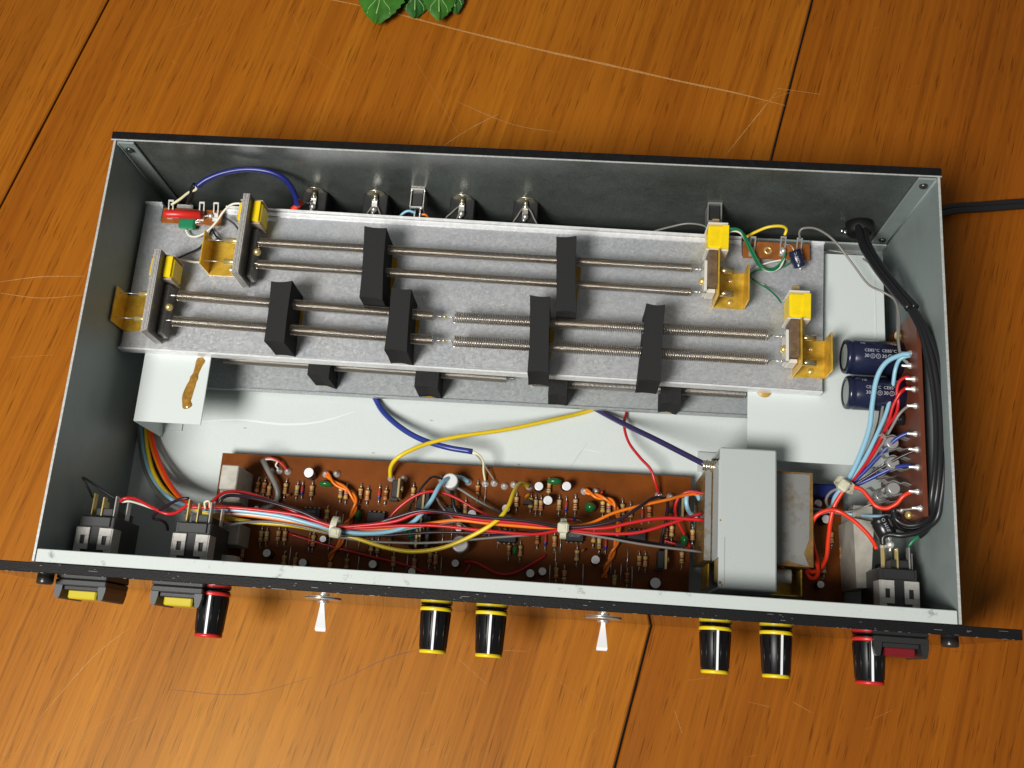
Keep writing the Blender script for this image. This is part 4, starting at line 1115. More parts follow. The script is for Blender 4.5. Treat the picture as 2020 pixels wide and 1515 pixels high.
p = at(1622, 968, 16); MB().box((p.x - 6, p.y - 3.5, ZB), (p.x + 8, p.y + 3.5, 18), 0, 0.8).build('blue_trimmer', mat('trimmer_blue', (0.015, 0.03, 0.2), 0.35), bd)

# ---------------------------------------------------------------- upright power board on the side wall
XB = at(1806, 614, 75).x
pb = thing('power_board', (XB, 105, 0), 'upright reddish-brown power supply board standing along the side wall', 'circuit board')
yA, yB = at(1820, 1018, 75).y, at(1806, 613, 75).y
mb = MB(); mb.prism([(XB, yA), (XB + 2.2, yA), (XB + 2.2, yB), (XB, yB)], 12, 75); mb.build('board', M_PCB2, pb)
def onb(px, py):
    d = _RM @ Vector(((px - 1010.0) / FPX, -(py - 757.5) / FPX, -1.0)); t = (XB - CAM_P[0]) / d.x
    return Vector(CAM_P) + d * t
pads = [(1797, 697), (1797, 722), (1805, 748), (1805, 768), (1808, 801), (1808, 856), (1811, 887), (1812, 922), (1812, 970), (1818, 1003), (1780, 1008)]
for (x, y) in pads:
    p = onb(x, y); mb = MB(); mb.lathe((XB, p.y, p.z), (-1, 0, 0), [(0, 1.7), (0.8, 1.5), (2.2, 0.8), (4.5, 0.6), (4.8, 0.3)], 10); mb.build('solder_pin', M_SOLDER, pb)
for (cx, cy) in ((1664, 703), (1667, 774)):
    A = at(cx, cy, 50); L = XB - A.x - 0.1; r = 9.2 if cy < 740 else 8.8
    A = Vector((A.x, A.y, 50)); mb = MB()
    mb.lathe(A, (1, 0, 0), [(0.6, r * 0.72), (0.3, r * 0.78), (0, r * 0.86), (0.3, r * 0.96), (1.2, r), (2.6, r), (3.3, r * 0.95), (4.0, r), (L, r)], 36, 0, 1)
    k = mb.build('electrolytic_capacitor', [M_NAVY, M_CAPEND], pb)
    sh = MB(); sh.lathe(A, (1, 0, 0), [(0.1, r * 0.92), (-0.15, r * 0.84), (0.25, r * 0.74)], 36, caps=False); sh.build('sleeve_rim', M_CAPBLK, k)
    for dx in (12.0, 20.8, 29.5):
        if dx + 3 > L: continue
        for t_, an, s_z in (('CE85°C', 0.12, 2.3), ('30', -0.2, 2.5)):
            off = -2.6 if t_ == '30' else 0
            wrap_text(k, t_, s_z, A + Vector((dx + off, 0, 0)), (1, 0, 0), r, an, True, rise=0.08)
        for o_, l_ in ((0.4, 'S'), (3.2, 'V')):
            wrap_text(k, l_, 1.5, A + Vector((dx + o_, 0, 0)), (1, 0, 0), r, -0.2, True, rise=0.08)
            ring = MB(); pr = []
            for q in range(18):
                for rr in (1.22, 1.02):
                    tx, ty = rr * math.cos(q * math.pi / 9), rr * math.sin(q * math.pi / 9); an = -0.2 + ty / r
                    e = Vector((0, 0, 1)); s2_ = e.cross(Vector((1, 0, 0)))
                    pr.append(A + Vector((dx + o_ + tx, 0, 0)) + (e * math.cos(an) + s2_ * math.sin(an)) * (r + 0.08))
            ring.add(pr, [(2 * q, 2 * q + 1, (2 * q + 3) % 36, (2 * q + 2) % 36) for q in range(18)]); ring.build('print', M_PRINT, k)
    for dx in (8.0, 24.0): wrap_text(k, 'NE', 2.0, A + Vector((dx, 0, 0)), (1, 0, 0), r, 0.62, True, rise=0.08)
p = onb(1776, 662); mb = MB(); mb.lathe((XB, p.y, p.z), (-1, 0, 0), [(0, 3), (1.6, 2.8), (2.6, 1.5)], 14); mb.build('screw', M_BRASSB, pb)
p = onb(1795, 1016); mb = MB(); mb.lathe((XB, p.y, p.z), (-1, 0, 0), [(0, 2.4), (1.4, 2.2), (2.2, 1.0)], 14); mb.build('screw', M_BRASSB, pb)
for (x, y) in ((1775, 786), (1766, 826)):
    A = at(x, y, 52); mb = MB(); mb.lathe((A.x, A.y, 52), (1, 0, 0), [(0, 3.0), (0.5, 3.3), (XB - A.x - 0.1, 3.3)], 16); mb.build('small_capacitor', M_NAVY if y < 800 else M_CAPBLK, pb)
# fuse clips: springy strips either side of a capped glass tube
M_FUSE = mat('fuse_cap', (0.42, 0.42, 0.41), 0.35, 0.5)
M_GLASS = mat('fuse_glass', (0.6, 0.62, 0.6), 0.1, 0, 0.5, trans=0.6)
for (x, y, ex, ey) in ((1783, 872, 1752, 880), (1783, 912, 1750, 918), (1775, 962, 1744, 974)):
    A = at(x, y, 62); B = at(ex, ey, 44); A = Vector((XB - 8.5, A.y, 60)); B = Vector((XB - 8.5, A.y, 34))
    mb = MB(); mb.cyl(A, A - Vector((0, 0, 6)), 3.2, n=16, ch=0.5); mb.cyl(B, B + Vector((0, 0, 6)), 3.2, n=16, ch=0.5)
    f = mb.build('fuse', M_FUSE, pb)
    MB().cyl(A - Vector((0, 0, 6)), B + Vector((0, 0, 6)), 2.6, n=14).build('glass_tube', M_GLASS, f)
    for zc in (57.5, 36.5):
        c = MB()
        for s in (-1, 1):
            P = [Vector((XB - 0.1, A.y + s * 2.0, zc)), Vector((XB - 3.5, A.y + s * 3.0, zc)), Vector((XB - 5.4, A.y + s * 2.4, zc)), Vector((XB - 8.5, A.y + s * 3.55, zc)), Vector((XB - 11.4, A.y + s * 2.5, zc)), Vector((XB - 13.2, A.y + s * 3.9, zc)), Vector((XB - 14.6, A.y + s * 3.4, zc))]
            P = spline(P, 4); vs = []
            for q in P: vs += [q + Vector((0, 0, 2.4)), q - Vector((0, 0, 2.4)), q + Vector((0, s * 0.45, -2.4)), q + Vector((0, s * 0.45, 2.4))]
            nP = len(P)
            c.add(vs, [(4 * i + j, 4 * i + (j + 1) % 4, 4 * i + 4 + (j + 1) % 4, 4 * i + 4 + j) for i in range(nP - 1) for j in range(4)] + [(0, 1, 2, 3), tuple(4 * nP - 4 + j for j in range(4))], 0)
        c.build('fuse_clip', M_TIN, f)
# ---------------------------------------------------------------- wires
def wire(col, r, pts, label, n=8, name='wire', sub=6):
    P = [at(*p) for p in pts]
    mb = MB(); loc = Vector((sum(p.x for p in P) / len(P), sum(p.y for p in P) / len(P), min(p.z for p in P)))
    mb.tube(P, r * 0.82, n, sub=sub)
    o = mb.build(name, M_WIRE[col], None, off=loc)
    o.location = loc * MM
    return tag(o, label, 'wire')
def twist(col, r, pts, label, turns, sp=1.0):
    P = spline([at(*p) for p in pts], 14); n = len(P)
    loc = P[0].copy(); mb = MB()
    for ph in (0, math.pi):
        Q = []
        for i, p in enumerate(P):
            t = (P[min(i + 1, n - 1)] - P[max(i - 1, 0)]).normalized(); u, w, _ = basis(t)
            a = ph + turns * 2 * math.pi * i / (n - 1)
            Q.append(p + (u * math.cos(a) + w * math.sin(a)) * r * sp)
        mb.tube(Q, r, 7, raw=True)
    o = mb.build('twisted_pair', M_WIRE[col], None, off=loc); o.location = loc * MM
    return tag(o, label, 'wire')

# loom rising from under the small stand, over the circuit board
wire('sky', 1.5, [(268, 760, 3), (278, 838, 3), (285, 895, 6), (303, 945, 12), (340, 985, 24), (390, 1002, 38), (440, 1004, 41), (500, 1010, 41), (560, 1019, 41), (620, 1035, 40), (668, 1047, 38), (720, 1052, 37), (775, 1047, 36), (815, 1030, 36), (848, 992, 34), (868, 957, 30), (886, 943, 24), (908, 942, 17), (924, 950, 13)], 'pale blue wire running in the loom from the small stand to the board centre')
wire('yellow', 1.4, [(276, 760, 3), (286, 838, 4), (292, 890, 7), (306, 938, 13), (338, 980, 22), (385, 1004, 34), (430, 1018, 35), (500, 1030, 33), (580, 1037, 33), (650, 1051, 33), (705, 1063, 33), (760, 1080, 33), (815, 1088, 34), (875, 1080, 36), (935, 1055, 40), (980, 1027, 42), (1002, 1000, 38), (1014, 970, 30), (1026, 954, 20), (1043, 959, 13)], 'long yellow wire sagging below the loom to the board')
wire('orange', 1.2, [(282, 760, 3), (292, 838, 4), (303, 893, 7), (330, 953, 15), (370, 993, 30), (430, 1010, 36), (500, 1018, 36), (570, 1028, 36), (655, 1043, 35), (730, 1046, 35), (800, 1040, 36), (860, 1031, 37), (905, 1026, 37), (980, 1034, 37), (1108, 1044, 36)], 'orange wire in the loom over the chips')
wire('scarlet', 1.1, [(286, 760, 3), (297, 838, 5), (309, 893, 8), (336, 953, 17), (372, 992, 33), (430, 1006, 39), (520, 1012, 39), (600, 1026, 38)], 'red-orange wire at the loom corner beside the small stand')
wire('white', 0.8, [(289, 760, 3), (298, 845, 4), (306, 897, 7), (333, 957, 14), (373, 997, 31), (430, 1012, 38), (480, 1014, 38), (560, 1024, 37), (655, 1046, 36)], 'thin white wire tucked in the left loom')
wire('black', 1.0, [(280, 760, 2), (289, 840, 3), (297, 893, 5), (318, 945, 10), (350, 985, 20), (400, 1010, 32), (450, 1022, 33), (520, 1030, 33), (600, 1040, 33), (660, 1052, 33), (720, 1062, 32)], 'black wire in the left loom under the yellow one')
wire('grey', 1.7, [(262, 760, 2), (272, 838, 2.2), (278, 880, 3), (290, 935, 6), (322, 985, 13), (368, 1010, 20), (410, 1025, 24)], 'thick grey cable on the floor at the left wall')
wire('red', 1.05, [(409, 1000, 52), (418, 990, 54), (440, 973, 50), (470, 970, 46), (515, 981, 43), (570, 1004, 41), (612, 1024, 40), (655, 1040, 40), (715, 1041, 40), (790, 1037, 40), (860, 1037, 40), (950, 1046, 40), (1050, 1054, 39), (1110, 1046, 38), (1180, 1052, 38), (1255, 1051, 39), (1330, 1030, 40), (1385, 1012, 38)], 'bright red wire arching from the second rocker switch to the transformer')
wire('red', 1.05, [(238, 989, 54), (246, 983, 56), (268, 984, 54), (297, 999, 50), (327, 1013, 47), (350, 1010, 49), (374, 992, 54)], 'short red wire joining the two yellow rocker switches')
wire('white', 0.75, [(240, 990, 53), (258, 989, 52), (285, 997, 48), (320, 1010, 44)], 'thin white wire beside the short red switch wire')
wire('red', 1.15, [(378, 1000, 46), (400, 1001, 46), (450, 1001, 44), (520, 1007, 43), (590, 1017, 42), (660, 1038, 41), (720, 1036, 41), (780, 1028, 42), (825, 1012, 43), (870, 1010, 43), (935, 1024, 42), (1020, 1031, 41), (1108, 1040, 40), (1190, 1042, 41), (1250, 1030, 42), (1310, 1022, 42), (1390, 1026, 42)], 'straight red wire along the top of the loom')
wire('red', 0.95, [(765, 1027, 22), (780, 1008, 24), (808, 985, 26), (838, 971, 27), (870, 971, 26), (905, 985, 25), (945, 1008, 25), (985, 1025, 28)], 'thin red wire arching over the board behind the loom')
wire('plum', 1.1, [(433, 992, 54), (440, 982, 54), (457, 977, 51), (495, 982, 47), (545, 994, 44), (600, 1012, 42), (655, 1036, 40), (720, 1037, 39), (775, 1022, 42), (825, 1008, 45), (870, 1010, 45), (940, 1019, 44), (1040, 1028, 43), (1110, 1040, 41), (1170, 1037, 42), (1222, 1024, 43), (1258, 1002, 42), (1285, 984, 36), (1305, 981, 30), (1317, 992, 26), (1314, 1025, 20), (1304, 1070, 14), (1303, 1090, 11)], 'dark plum wire along the loom, dropping beside the transformer')
wire('plum', 1.0, [(660, 1056, 34), (760, 1056, 34), (860, 1050, 34), (960, 1052, 35), (1040, 1049, 36), (1108, 1044, 36), (1180, 1055, 34), (1255, 1066, 30), (1330, 1078, 26)], 'dark wire low in the loom behind the cable tie')
wire('grey', 0.8, [(655, 1057, 34), (710, 1066, 33), (770, 1070, 33), (840, 1071, 33), (900, 1067, 34), (980, 1060, 35), (1060, 1054, 36), (1112, 1048, 36), (1190, 1060, 36), (1275, 1075, 35), (1385, 1089, 34)], 'thin grey wire running the length of the board')
wire('grey', 0.8, [(432, 1047, 40), (452, 1036, 40), (490, 1030, 38), (540, 1030, 36), (600, 1040, 35), (655, 1054, 34)], 'thin grey-white wire leaving the second rocker switch')
wire('sky', 0.9, [(900, 1028, 30), (870, 1032, 31), (830, 1038, 32), (780, 1048, 34)], 'faint blue strand in the middle of the loom')
# breakouts on the board
wire('grey', 1.9, [(518, 907, 15), (530, 930, 16), (543, 955, 16), (548, 975, 15), (542, 992, 13), (520, 1003, 12), (500, 1006, 11)], 'stubby grey screened cable standing at the board corner')
wire('red', 0.7, [(519, 906, 15), (532, 903, 15), (550, 910, 14), (566, 926, 12)], 'fine red lead curving to the first solder pins')
wire('white', 0.6, [(520, 907, 15), (534, 906, 15), (547, 910, 13), (544, 918, 12), (550, 926, 11)], 'fine white lead beside the first solder pins')
twist('orange', 0.8, [(644, 934, 12), (660, 952, 14), (685, 966, 15), (700, 985, 15), (699, 1005, 14), (688, 1027, 13), (680, 1040, 13), (672, 1070, 12), (655, 1092, 12), (650, 1105, 11)], 'twisted orange pair at the left half of the board', 3.2)
twist('orange', 0.85, [(1155, 968, 12), (1178, 979, 15), (1204, 988, 16), (1217, 1008, 15), (1220, 1040, 14), (1217, 1066, 13), (1207, 1095, 12), (1196, 1120, 12), (1192, 1140, 11)], 'twisted orange pair at the right half of the board', 4.0)
wire('scarlet', 0.8, [(1177, 977, 13), (1183, 978, 14), (1188, 970, 13)], 'tiny orange stub beside a solder pin')
wire('orange', 1.0, [(1112, 1042, 36), (1165, 1032, 37), (1210, 1012, 37), (1265, 997, 36), (1315, 986, 34), (1350, 977, 30), (1390, 972, 28)], 'single orange wire rising from the right cable tie')
wire('red', 1.0, [(1396, 975, 30), (1360, 970, 29), (1340, 980, 27), (1332, 1000, 24), (1335, 1022, 20), (1350, 1055, 15), (1362, 1080, 11)], 'red wire hooking down beside the transformer')
wire('sky', 1.5, [(1380, 985, 22), (1374, 975, 24), (1358, 973, 26), (1354, 990, 26), (1360, 1010, 24), (1375, 1022, 22)], 'short pale blue loop against the transformer')
wire('red', 0.8, [(1310, 1066, 12), (1330, 1072, 13), (1352, 1078, 12)], 'short red link on the board near the transformer')
wire('black', 0.8, [(872, 945, 14), (855, 940, 20), (840, 952, 24), (822, 975, 24), (812, 992, 22), (806, 1015, 18)], 'thin black lead looping beside the tall capacitor')
wire('grey', 0.9, [(893, 957, 16), (915, 970, 18), (950, 992, 18), (985, 1010, 17), (1008, 1020, 15)], 'grey lead slanting across the board centre')
wire('grey', 0.8, [(861, 982, 14), (872, 1000, 15), (893, 1022, 14), (930, 1046, 13), (958, 1056, 12)], 'grey lead passing under the loom centre')
wire('black', 1.3, [(890, 950, 15), (892, 975, 17), (896, 1000, 17), (908, 1020, 16), (925, 1033, 14)], 'thick black lead beside the tall capacitor')
wire('red', 0.9, [(570, 1053, 11.5), (620, 1068, 11.5), (680, 1085, 11.5), (740, 1100, 11.5), (790, 1112, 11.5), (840, 1130, 11)], 'dark red wire lying on the board behind the front rail')
wire('red', 0.9, [(915, 1108, 11.5), (935, 1109, 12), (958, 1120, 12), (980, 1131, 12), (1008, 1132, 12), (1040, 1118, 12), (1076, 1096, 11.5)], 'curved red wire with a loose end on the board')
wire('red', 0.8, [(927, 1113, 12), (922, 1123, 12), (914, 1136, 11)], 'short red stub forking off near the front rail')
# cables crossing the white floor
wire('blue', 2.0, [(715, 740, 1.9), (738, 781, 2.0), (756, 812, 5), (790, 843, 11), (830, 866, 15), (880, 882, 19), (932, 891, 20)], 'blue screened cable crossing the white floor to the board')
wire('cream', 0.75, [(930, 890, 20), (944, 897, 20), (953, 910, 18), (954, 930, 15), (957, 948, 12)], 'cream inner lead at the blue cable end')
wire('bare', 0.5, [(930, 892, 20), (944, 902, 19), (960, 925, 15), (974, 946, 12)], 'bare braid lead at the blue cable end')
wire('yellow', 1.45, [(1230, 786, 1.4), (1160, 811, 1.5), (1090, 828, 9), (1000, 847, 15), (910, 860, 21), (850, 873, 24), (806, 890, 26), (782, 905, 25), (771, 922, 19), (770, 942, 12)], 'yellow wire curving over the white floor above the board')
wire('red', 1.0, [(1240, 790, 1.0), (1236, 813, 1.2), (1231, 838, 8), (1240, 872, 12), (1262, 902, 16), (1283, 925, 18), (1292, 950, 17), (1300, 974, 13)], 'thin red wire dropping over the white floor to the board')
wire('purple', 1.9, [(1130, 780, 1.8), (1178, 808, 2.0), (1228, 835, 12), (1290, 865, 26), (1345, 893, 37), (1392, 917, 46)], 'purple screened cable entering the transformer ferrule')
# switch stubs
wire('black', 0.75, [(183, 982, 56), (174, 962, 60), (164, 945, 62), (168, 944, 62), (195, 962, 58), (230, 985, 54)], 'thin black loop standing above the corner rocker switch')
wire('plum', 1.0, [(372, 983, 56), (352, 986, 55), (325, 1000, 50), (305, 1015, 46), (303, 1023, 44), (318, 1026, 42), (328, 1034, 38), (331, 1045, 34)], 'dark wire bending down from the second rocker switch')
wire('cream', 0.7, [(405, 1003, 54), (404, 991, 56), (413, 989, 56), (414, 1002, 52)], 'stiff bare link on the second rocker switch')
# rear corner wires
wire('navy', 1.9, [(388, 368, 68), (410, 353, 70), (445, 340, 71), (490, 334, 71), (535, 340, 70), (565, 357, 66), (582, 385, 58), (586, 405, 52)], 'thick blue cable arching along the dark rear wall')
wire('cream', 0.9, [(388, 366, 68), (386, 374, 66), (372, 380, 62), (355, 393, 56), (338, 404, 54)], 'cream lead at the blue arch end beside the lugs')
wire('black', 1.9, [(385, 364, 67), (380, 375, 64), (375, 392, 58), (372, 400, 54)], 'short black sleeve at the blue arch end')
wire('scarlet', 2.2, [(596, 397, 49), (588, 405, 48), (578, 414, 46)], 'small red sleeve on the blue cable beside a jack')
wire('bare', 0.5, [(597, 399, 47), (608, 400, 44), (618, 396, 41)], 'bare lead from the red sleeve to the first jack')
wire('white', 0.75, [(500, 408, 58), (478, 402, 63), (458, 403, 63), (442, 416, 60), (428, 436, 57), (410, 455, 53), (390, 466, 50), (374, 465, 49), (366, 452, 49), (362, 444, 49)], 'white lead curling past the green capacitor')
wire('black', 0.7, [(442, 428, 52), (460, 440, 51), (470, 452, 50), (478, 462, 50)], 'short black lead behind the yellow coil')
wire('black', 0.7, [(418, 450, 48), (412, 465, 48), (395, 488, 48), (372, 500, 50), (345, 512, 56)], 'black lead sagging between the two left coils')
wire('white', 0.8, [(340, 520, 57), (342, 512, 58), (360, 513, 54), (385, 517, 50), (408, 517, 48)], 'white lead at the lower left coil')
wire('black', 0.6, [(418, 452, 48), (428, 468, 50), (440, 475, 54)], 'fine black lead over the upper left brass bracket')
twist('green', 0.6, [(1426, 462, 60), (1440, 453, 63), (1462, 456, 62), (1480, 490, 56), (1500, 525, 51), (1520, 533, 50), (1540, 522, 50), (1550, 500, 52)], 'green and white pair arching from the upper right coil', 1.2, 1.0)
wire('white', 0.65, [(1427, 465, 59), (1445, 456, 61), (1463, 462, 60), (1478, 490, 55), (1496, 520, 51), (1516, 535, 50), (1538, 528, 50), (1549, 505, 51)], 'white strand alongside the green arching pair')
wire('green', 0.6, [(1562, 515, 50), (1540, 528, 48), (1500, 532, 48), (1480, 542, 48), (1490, 555, 48), (1515, 570, 50), (1532, 585, 56), (1541, 597, 60)], 'green lead looping down to the lower right coil')
wire('white', 0.6, [(1560, 510, 50), (1520, 517, 49), (1490, 528, 48), (1478, 540, 48), (1486, 553, 47.5), (1508, 563, 48)], 'white lead looping behind the upper right bracket')
wire('yellow', 1.0, [(1468, 470, 48), (1490, 458, 53), (1515, 448, 57), (1540, 446, 58), (1551, 452, 56), (1548, 464, 54)], 'short yellow lead arching to the terminal strip')
wire('grey', 0.75, [(1578, 470, 54), (1577, 458, 58), (1586, 450, 60), (1612, 452, 60), (1645, 474, 58), (1680, 518, 55), (1712, 560, 52), (1742, 576, 52), (1765, 592, 54), (1774, 625, 58), (1773, 675, 62), (1780, 706, 64), (1795, 721, 66)], 'grey lead looping from the strip lug to the power board')
wire('grey', 0.75, [(1600, 490, 30), (1650, 496, 34), (1690, 505, 38), (1730, 530, 44), (1758, 562, 50), (1770, 600, 54), (1771, 660, 60), (1776, 700, 63), (1792, 716, 66)], 'second grey lead following the stand edge')
wire('grey', 0.6, [(1290, 456, 46), (1320, 448, 52), (1355, 441, 56), (1385, 444, 56), (1398, 452, 53)], 'grey lead behind the tray near the slide switch')
for (x0, y0, x1, y1, k) in ((741, 400, 722, 425, 'second'), (741, 402, 752, 428, 'second'), (912, 404, 880, 430, 'third'), (913, 408, 900, 436, 'third'), (1037, 408, 1012, 440, 'last'), (1040, 410, 1060, 445, 'last')):
    side = 'toward the left' if x1 < x0 else 'toward the right'
    if k == 'third': side = 'lying flatter' if x1 == 880 else 'hanging steeper'
    wire('grey', 0.55, [(x0, y0, 40), ((x0 * 2 + x1) / 3, y0 + 6, 41), ((x0 + 2 * x1) / 3, (y0 + y1) / 2 + 3, 41), (x1, y1, 40), (x1, y1 + 14, 36)], 'thin grey lead from the %s phono jack %s' % (k, side))
wire('sky', 0.9, [(820, 420, 44), (806, 416, 45), (795, 421, 44), (788, 430, 42), (786, 445, 36)], 'pale blue lead on the slide switch')
wire('orange', 0.8, [(832, 423, 44), (840, 424, 44), (845, 432, 42), (846, 446, 36)], 'orange lead on the slide switch')
# power wiring bundle
T = (1664, 962)
def pw(col, r, pts, label): wire(col, r, pts, label)
pw('sky', 1.6, [(1795, 698, 67), (1775, 701, 66), (1748, 715, 64), (1730, 745, 61), (1721, 795, 58), (1716, 840, 56), (1702, 885, 54), (1682, 930, 52), (1663, 960, 50), (1648, 980, 44), (1641, 1000, 36), (1625, 1010, 26), (1600, 1016, 18)], 'outer pale blue wire from the power board to the bundle')
pw('sky', 1.3, [(1796, 701, 66), (1776, 708, 64), (1766, 730, 60), (1760, 770, 57), (1748, 815, 55), (1733, 850, 54), (1706, 905, 52), (1670, 958, 50)], 'inner pale blue wire from the power board to the bundle')
pw('red', 1.1, [(1805, 748, 66), (1790, 744, 65), (1775, 752, 62), (1769, 772, 59), (1772, 795, 57), (1766, 820, 56), (1748, 845, 55), (1722, 895, 53), (1688, 940, 51), (1668, 962, 50)], 'red wire from the upper of the twin red pins')
pw('red', 1.1, [(1805, 768, 66), (1790, 765, 64), (1776, 775, 60), (1762, 800, 57), (1753, 830, 55), (1735, 870, 53), (1700, 922, 51), (1666, 962, 49), (1652, 985, 44), (1646, 1005, 40)], 'red wire from the lower of the twin red pins')
pw('grey', 0.9, [(1808, 801, 66), (1793, 801, 64), (1775, 816, 60), (1758, 845, 57), (1738, 880, 54), (1708, 920, 51), (1668, 958, 49)], 'grey wire from the power board joining the bundle')
pw('grey', 0.9, [(1752, 760, 55), (1742, 800, 54), (1735, 840, 53), (1720, 880, 52), (1690, 928, 50), (1664, 958, 49), (1640, 970, 44), (1630, 985, 38), (1635, 1000, 30), (1650, 1010, 24)], 'grey wire looping past the white bundle tie')
pw('black', 1.0, [(1748, 765, 52), (1739, 800, 52), (1732, 840, 51), (1712, 890, 50), (1684, 935, 49), (1664, 960, 48)], 'black wire in the middle of the power bundle')
pw('plum', 1.1, [(1735, 830, 50), (1722, 870, 50), (1700, 910, 49), (1672, 952, 48), (1655, 985, 42), (1640, 1015, 30)], 'dark red wire buried in the power bundle')
pw('blue', 1.25, [(1808, 856, 66), (1790, 855, 64), (1768, 866, 61), (1745, 888, 57), (1715, 920, 53), (1690, 945, 50), (1668, 962, 48)], 'upper royal blue wire from the power board')
pw('plum', 0.9, [(1811, 887, 66), (1785, 897, 63), (1755, 913, 59), (1720, 935, 54), (1690, 953, 50), (1668, 963, 48)], 'dark wire between the two royal blue ones')
pw('blue', 1.25, [(1812, 922, 66), (1790, 919, 63), (1765, 922, 59), (1735, 935, 55), (1705, 950, 51), (1670, 964, 48)], 'lower royal blue wire from the power board')
pw('scarlet', 1.3, [(1660, 958, 49), (1682, 960, 52), (1700, 966, 54), (1714, 982, 55), (1728, 998, 56), (1748, 1003, 57), (1768, 994, 59), (1782, 979, 61), (1798, 970, 64), (1812, 970, 66)], 'scarlet wire waving from the bundle tie to the lowest fuse')
pw('scarlet', 1.35, [(1668, 962, 50), (1656, 980, 48), (1645, 1000, 46), (1638, 1030, 43), (1634, 1065, 38), (1630, 1100, 32), (1618, 1122, 26), (1602, 1128, 22), (1588, 1120, 20)], 'scarlet wire hanging from the tie down to the transformer end')
pw('scarlet', 1.35, [(1588, 1125, 22), (1596, 1138, 23), (1608, 1140, 25), (1614, 1128, 28), (1611, 1105, 33), (1603, 1070, 38), (1600, 1040, 42), (1610, 1018, 46), (1632, 1007, 48), (1655, 1009, 49), (1685, 1028, 52), (1710, 1052, 54), (1722, 1068, 55), (1729, 1083, 56)], 'scarlet wire looping high from the transformer to the mains switch')
pw('sky', 0.95, [(1600, 1003, 22), (1640, 1010, 26), (1675, 1014, 30), (1720, 1018, 36), (1760, 1018, 40), (1790, 1030, 40)], 'thin pale blue wire running to the black capacitor')
pw('grey', 0.6, [(1650, 1012, 30), (1680, 1008, 34), (1705, 1000, 38), (1722, 992, 40)], 'fine grey wire under the waving scarlet one')
pw('red', 0.9, [(1598, 990, 20), (1620, 1004, 22), (1645, 1013, 26)], 'short dark red wire behind the transformer edge')
pw('bare', 0.6, [(1776, 1006, 64), (1800, 1004, 65), (1818, 1003, 66)], 'bare link at the bottom of the power board')
pw('black', 1.2, [(1762, 1010, 56), (1762, 1025, 54), (1775, 1042, 52), (1800, 1047, 52), (1830, 1040, 52)], 'thin black wire curling round the lowest screw')

# cable ties
def tie(px, py, z, r, name, label, d, head):
    c = at(px, py, z); d = Vector(d).normalized(); u, w, _ = basis(d)
    o = thing('cable_tie', c - Vector((0, 0, r)), label, 'cable tie', 'cable ties')
    mb = MB(); N = 24; vs = []
    for i in range(N):
        a = 2 * math.pi * i / N; e = u * math.cos(a) + w * math.sin(a)
        for rr, s in ((r, -1.6), (r + 0.9, -1.6), (r + 0.9, 1.6), (r, 1.6)): vs.append(c + e * rr + d * s)
    mb.add(vs, [(4 * i + k, 4 * i + (k + 1) % 4, 4 * ((i + 1) % N) + (k + 1) % 4, 4 * ((i + 1) % N) + k) for i in range(N) for k in range(4)]); mb.build('band', M_NYLON, o)
    h = at(*head); mb = MB(); mb.box(h - Vector((2.9, 2.6, 2.2)), h + Vector((2.9, 2.6, 2.2)), 0, 0.9, rot=(0, 0, math.atan2(d.y, d.x))); mb.box(h + Vector((-1.0, -1.3, 2.15)), h + Vector((1.0, 1.3, 2.5)), 0, 0.2); mb.build('head', M_NYLON, o)
tie(661, 1040, 38, 4.8, 'cable_tie', 'ivory cable tie with its square head hanging on the left loom', (1, -0.12, 0), (662, 1051, 44))
tie(1111, 1043, 38, 4.4, 'cable_tie', 'ivory cable tie round the loom at the middle of the board', (1, 0, 0), (1111, 1041, 44))
tie(1667, 957, 49, 4.6, 'cable_tie', 'ivory cable tie gathering the power board wires', (0.5, 0.75, 0), (1664, 958, 56))

# mains cord: twin-core, through the rear grommet, along the side wall to the mains switch
cord = thing('mains_cable', at(1940, 410, TZ), 'black twin-core power cord leaving the rear of the unit across the table', 'cable')
def twin(P, name, r=2.1, flat=None):
    P = spline(P, 8); n = len(P); mb = MB()
    for s in (-1, 1):
        Q = []
        for i, p in enumerate(P):
            t = (P[min(i + 1, n - 1)] - P[max(i - 1, 0)]).normalized()
            side = t.cross(flat(i / (n - 1))).normalized()
            Q.append(p + side * s * r * 0.9)
        mb.tube(Q, r, 10, raw=True)
    return mb.build(name, M_WIRE['black'], cord)
twin([Vector((GX, 226, GZ)), Vector((GX + 3, 236, 22)), Vector((GX + 14, 242, 8)), Vector((GX + 34, 240, -2)), at(1870, 414, -3.5), at(1940, 408, -4.5), at(2020, 402, -4.8), at(2120, 396, -4.8), at(2300, 410, -4.8)], 'outer_run', 2.0, lambda t: Vector((0, 0.35, 1)))
twin([Vector((GX, 218, GZ + 1)), at(1699, 450, 36), at(1708, 485, 44), at(1732, 526, 54), at(1768, 572, 66), at(1800, 608, 74)], 'inner_run', 2.0, lambda t: Vector((0.2, 0.1, 1)))
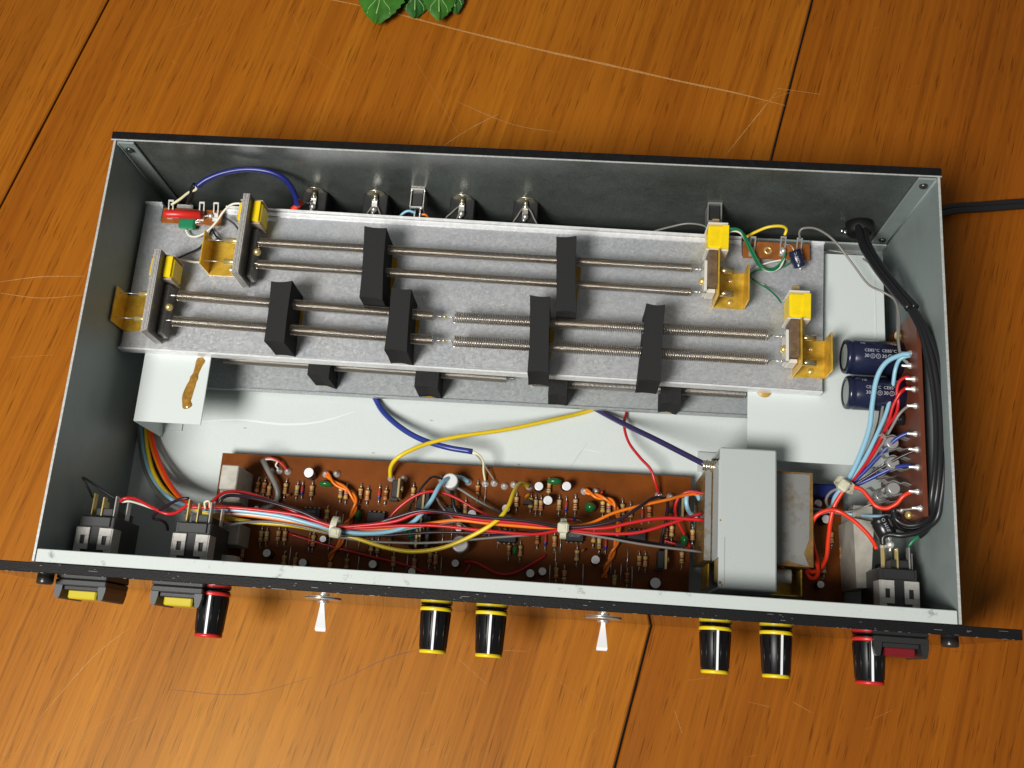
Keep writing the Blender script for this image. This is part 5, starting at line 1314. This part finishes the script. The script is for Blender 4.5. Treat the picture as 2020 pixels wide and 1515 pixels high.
for nm, dx, zz, r_ in (('live_core', 6, 80, 1.4), ('neutral_core', -4, 80.5, 1.4), ('earth_core', -13, 80, 1.3)):
    Q = [at(1796 + dx * 0.4, 604 - dx * 0.2, 73), at(1822 + dx * 0.7, 648, 78), at(1842 + dx, 705, zz), at(1854 + dx, 775, zz), at(1859 + dx, 850, zz), at(1857 + dx, 925, zz), at(1850 + dx, 985, zz - 3)]
    if nm == 'live_core': Q += [at(1846, 1025, 74), at(1815, 1048, 66), at(1780, 1056, 60), at(1755, 1054, 58), at(1742, 1060, 57), at(1742, 1074, 56)]
    elif nm == 'neutral_core': Q += [at(1838, 1015, 72), at(1818, 1032, 66), at(1790, 1036, 62), at(1768, 1024, 60), at(1762, 1004, 62)]
    else: Q += [at(1838, 1020, 70), at(1828, 1045, 60), at(1815, 1058, 55)]
    MB().tube(Q, r_, 10).build(nm, M_WIRE['black'], cord)
# black suppressor capacitor on the mains switch
A, B = at(1733, 1022, 54), at(1752, 1060, 54)
cp = thing('suppressor_capacitor', A - Vector((0, 0, 5)), 'black tubular capacitor with white print beside the mains switch', 'capacitor')
L = (B - A).length; mb = MB(); mb.lathe(A, B - A, [(0, 3.6), (0.5, 4.4), (1.2, 4.7), (2.0, 4.4), (2.8, 4.75), (L - .8, 4.75), (L - .3, 4.3), (L, 3.4)], 22); k = mb.build('body', M_CAPBLK, cp)
wrap_text(k, '0.01M O', 2.4, A + (B - A) * 0.5, A - B, 4.75, -0.05, True, rise=0.08); wrap_text(k, '1000', 2.2, A + (B - A) * 0.42, A - B, 4.75, -0.75, True, rise=0.08)
mb = MB(); mb.tube([B, at(1757, 1072, 53), at(1755, 1088, 52)], 0.45, 6); mb.ball(at(1756, 1074, 53), 2.2, 10, 7); mb.ball(at(1742, 1078, 54), 1.6, 10, 7); mb.build('solder_joint', M_SOLDER, cp)
wire('green', 1.0, [(1790, 1085, 52), (1798, 1070, 54), (1812, 1058, 55), (1822, 1050, 54)], 'green and yellow lead at the mains switch terminal')
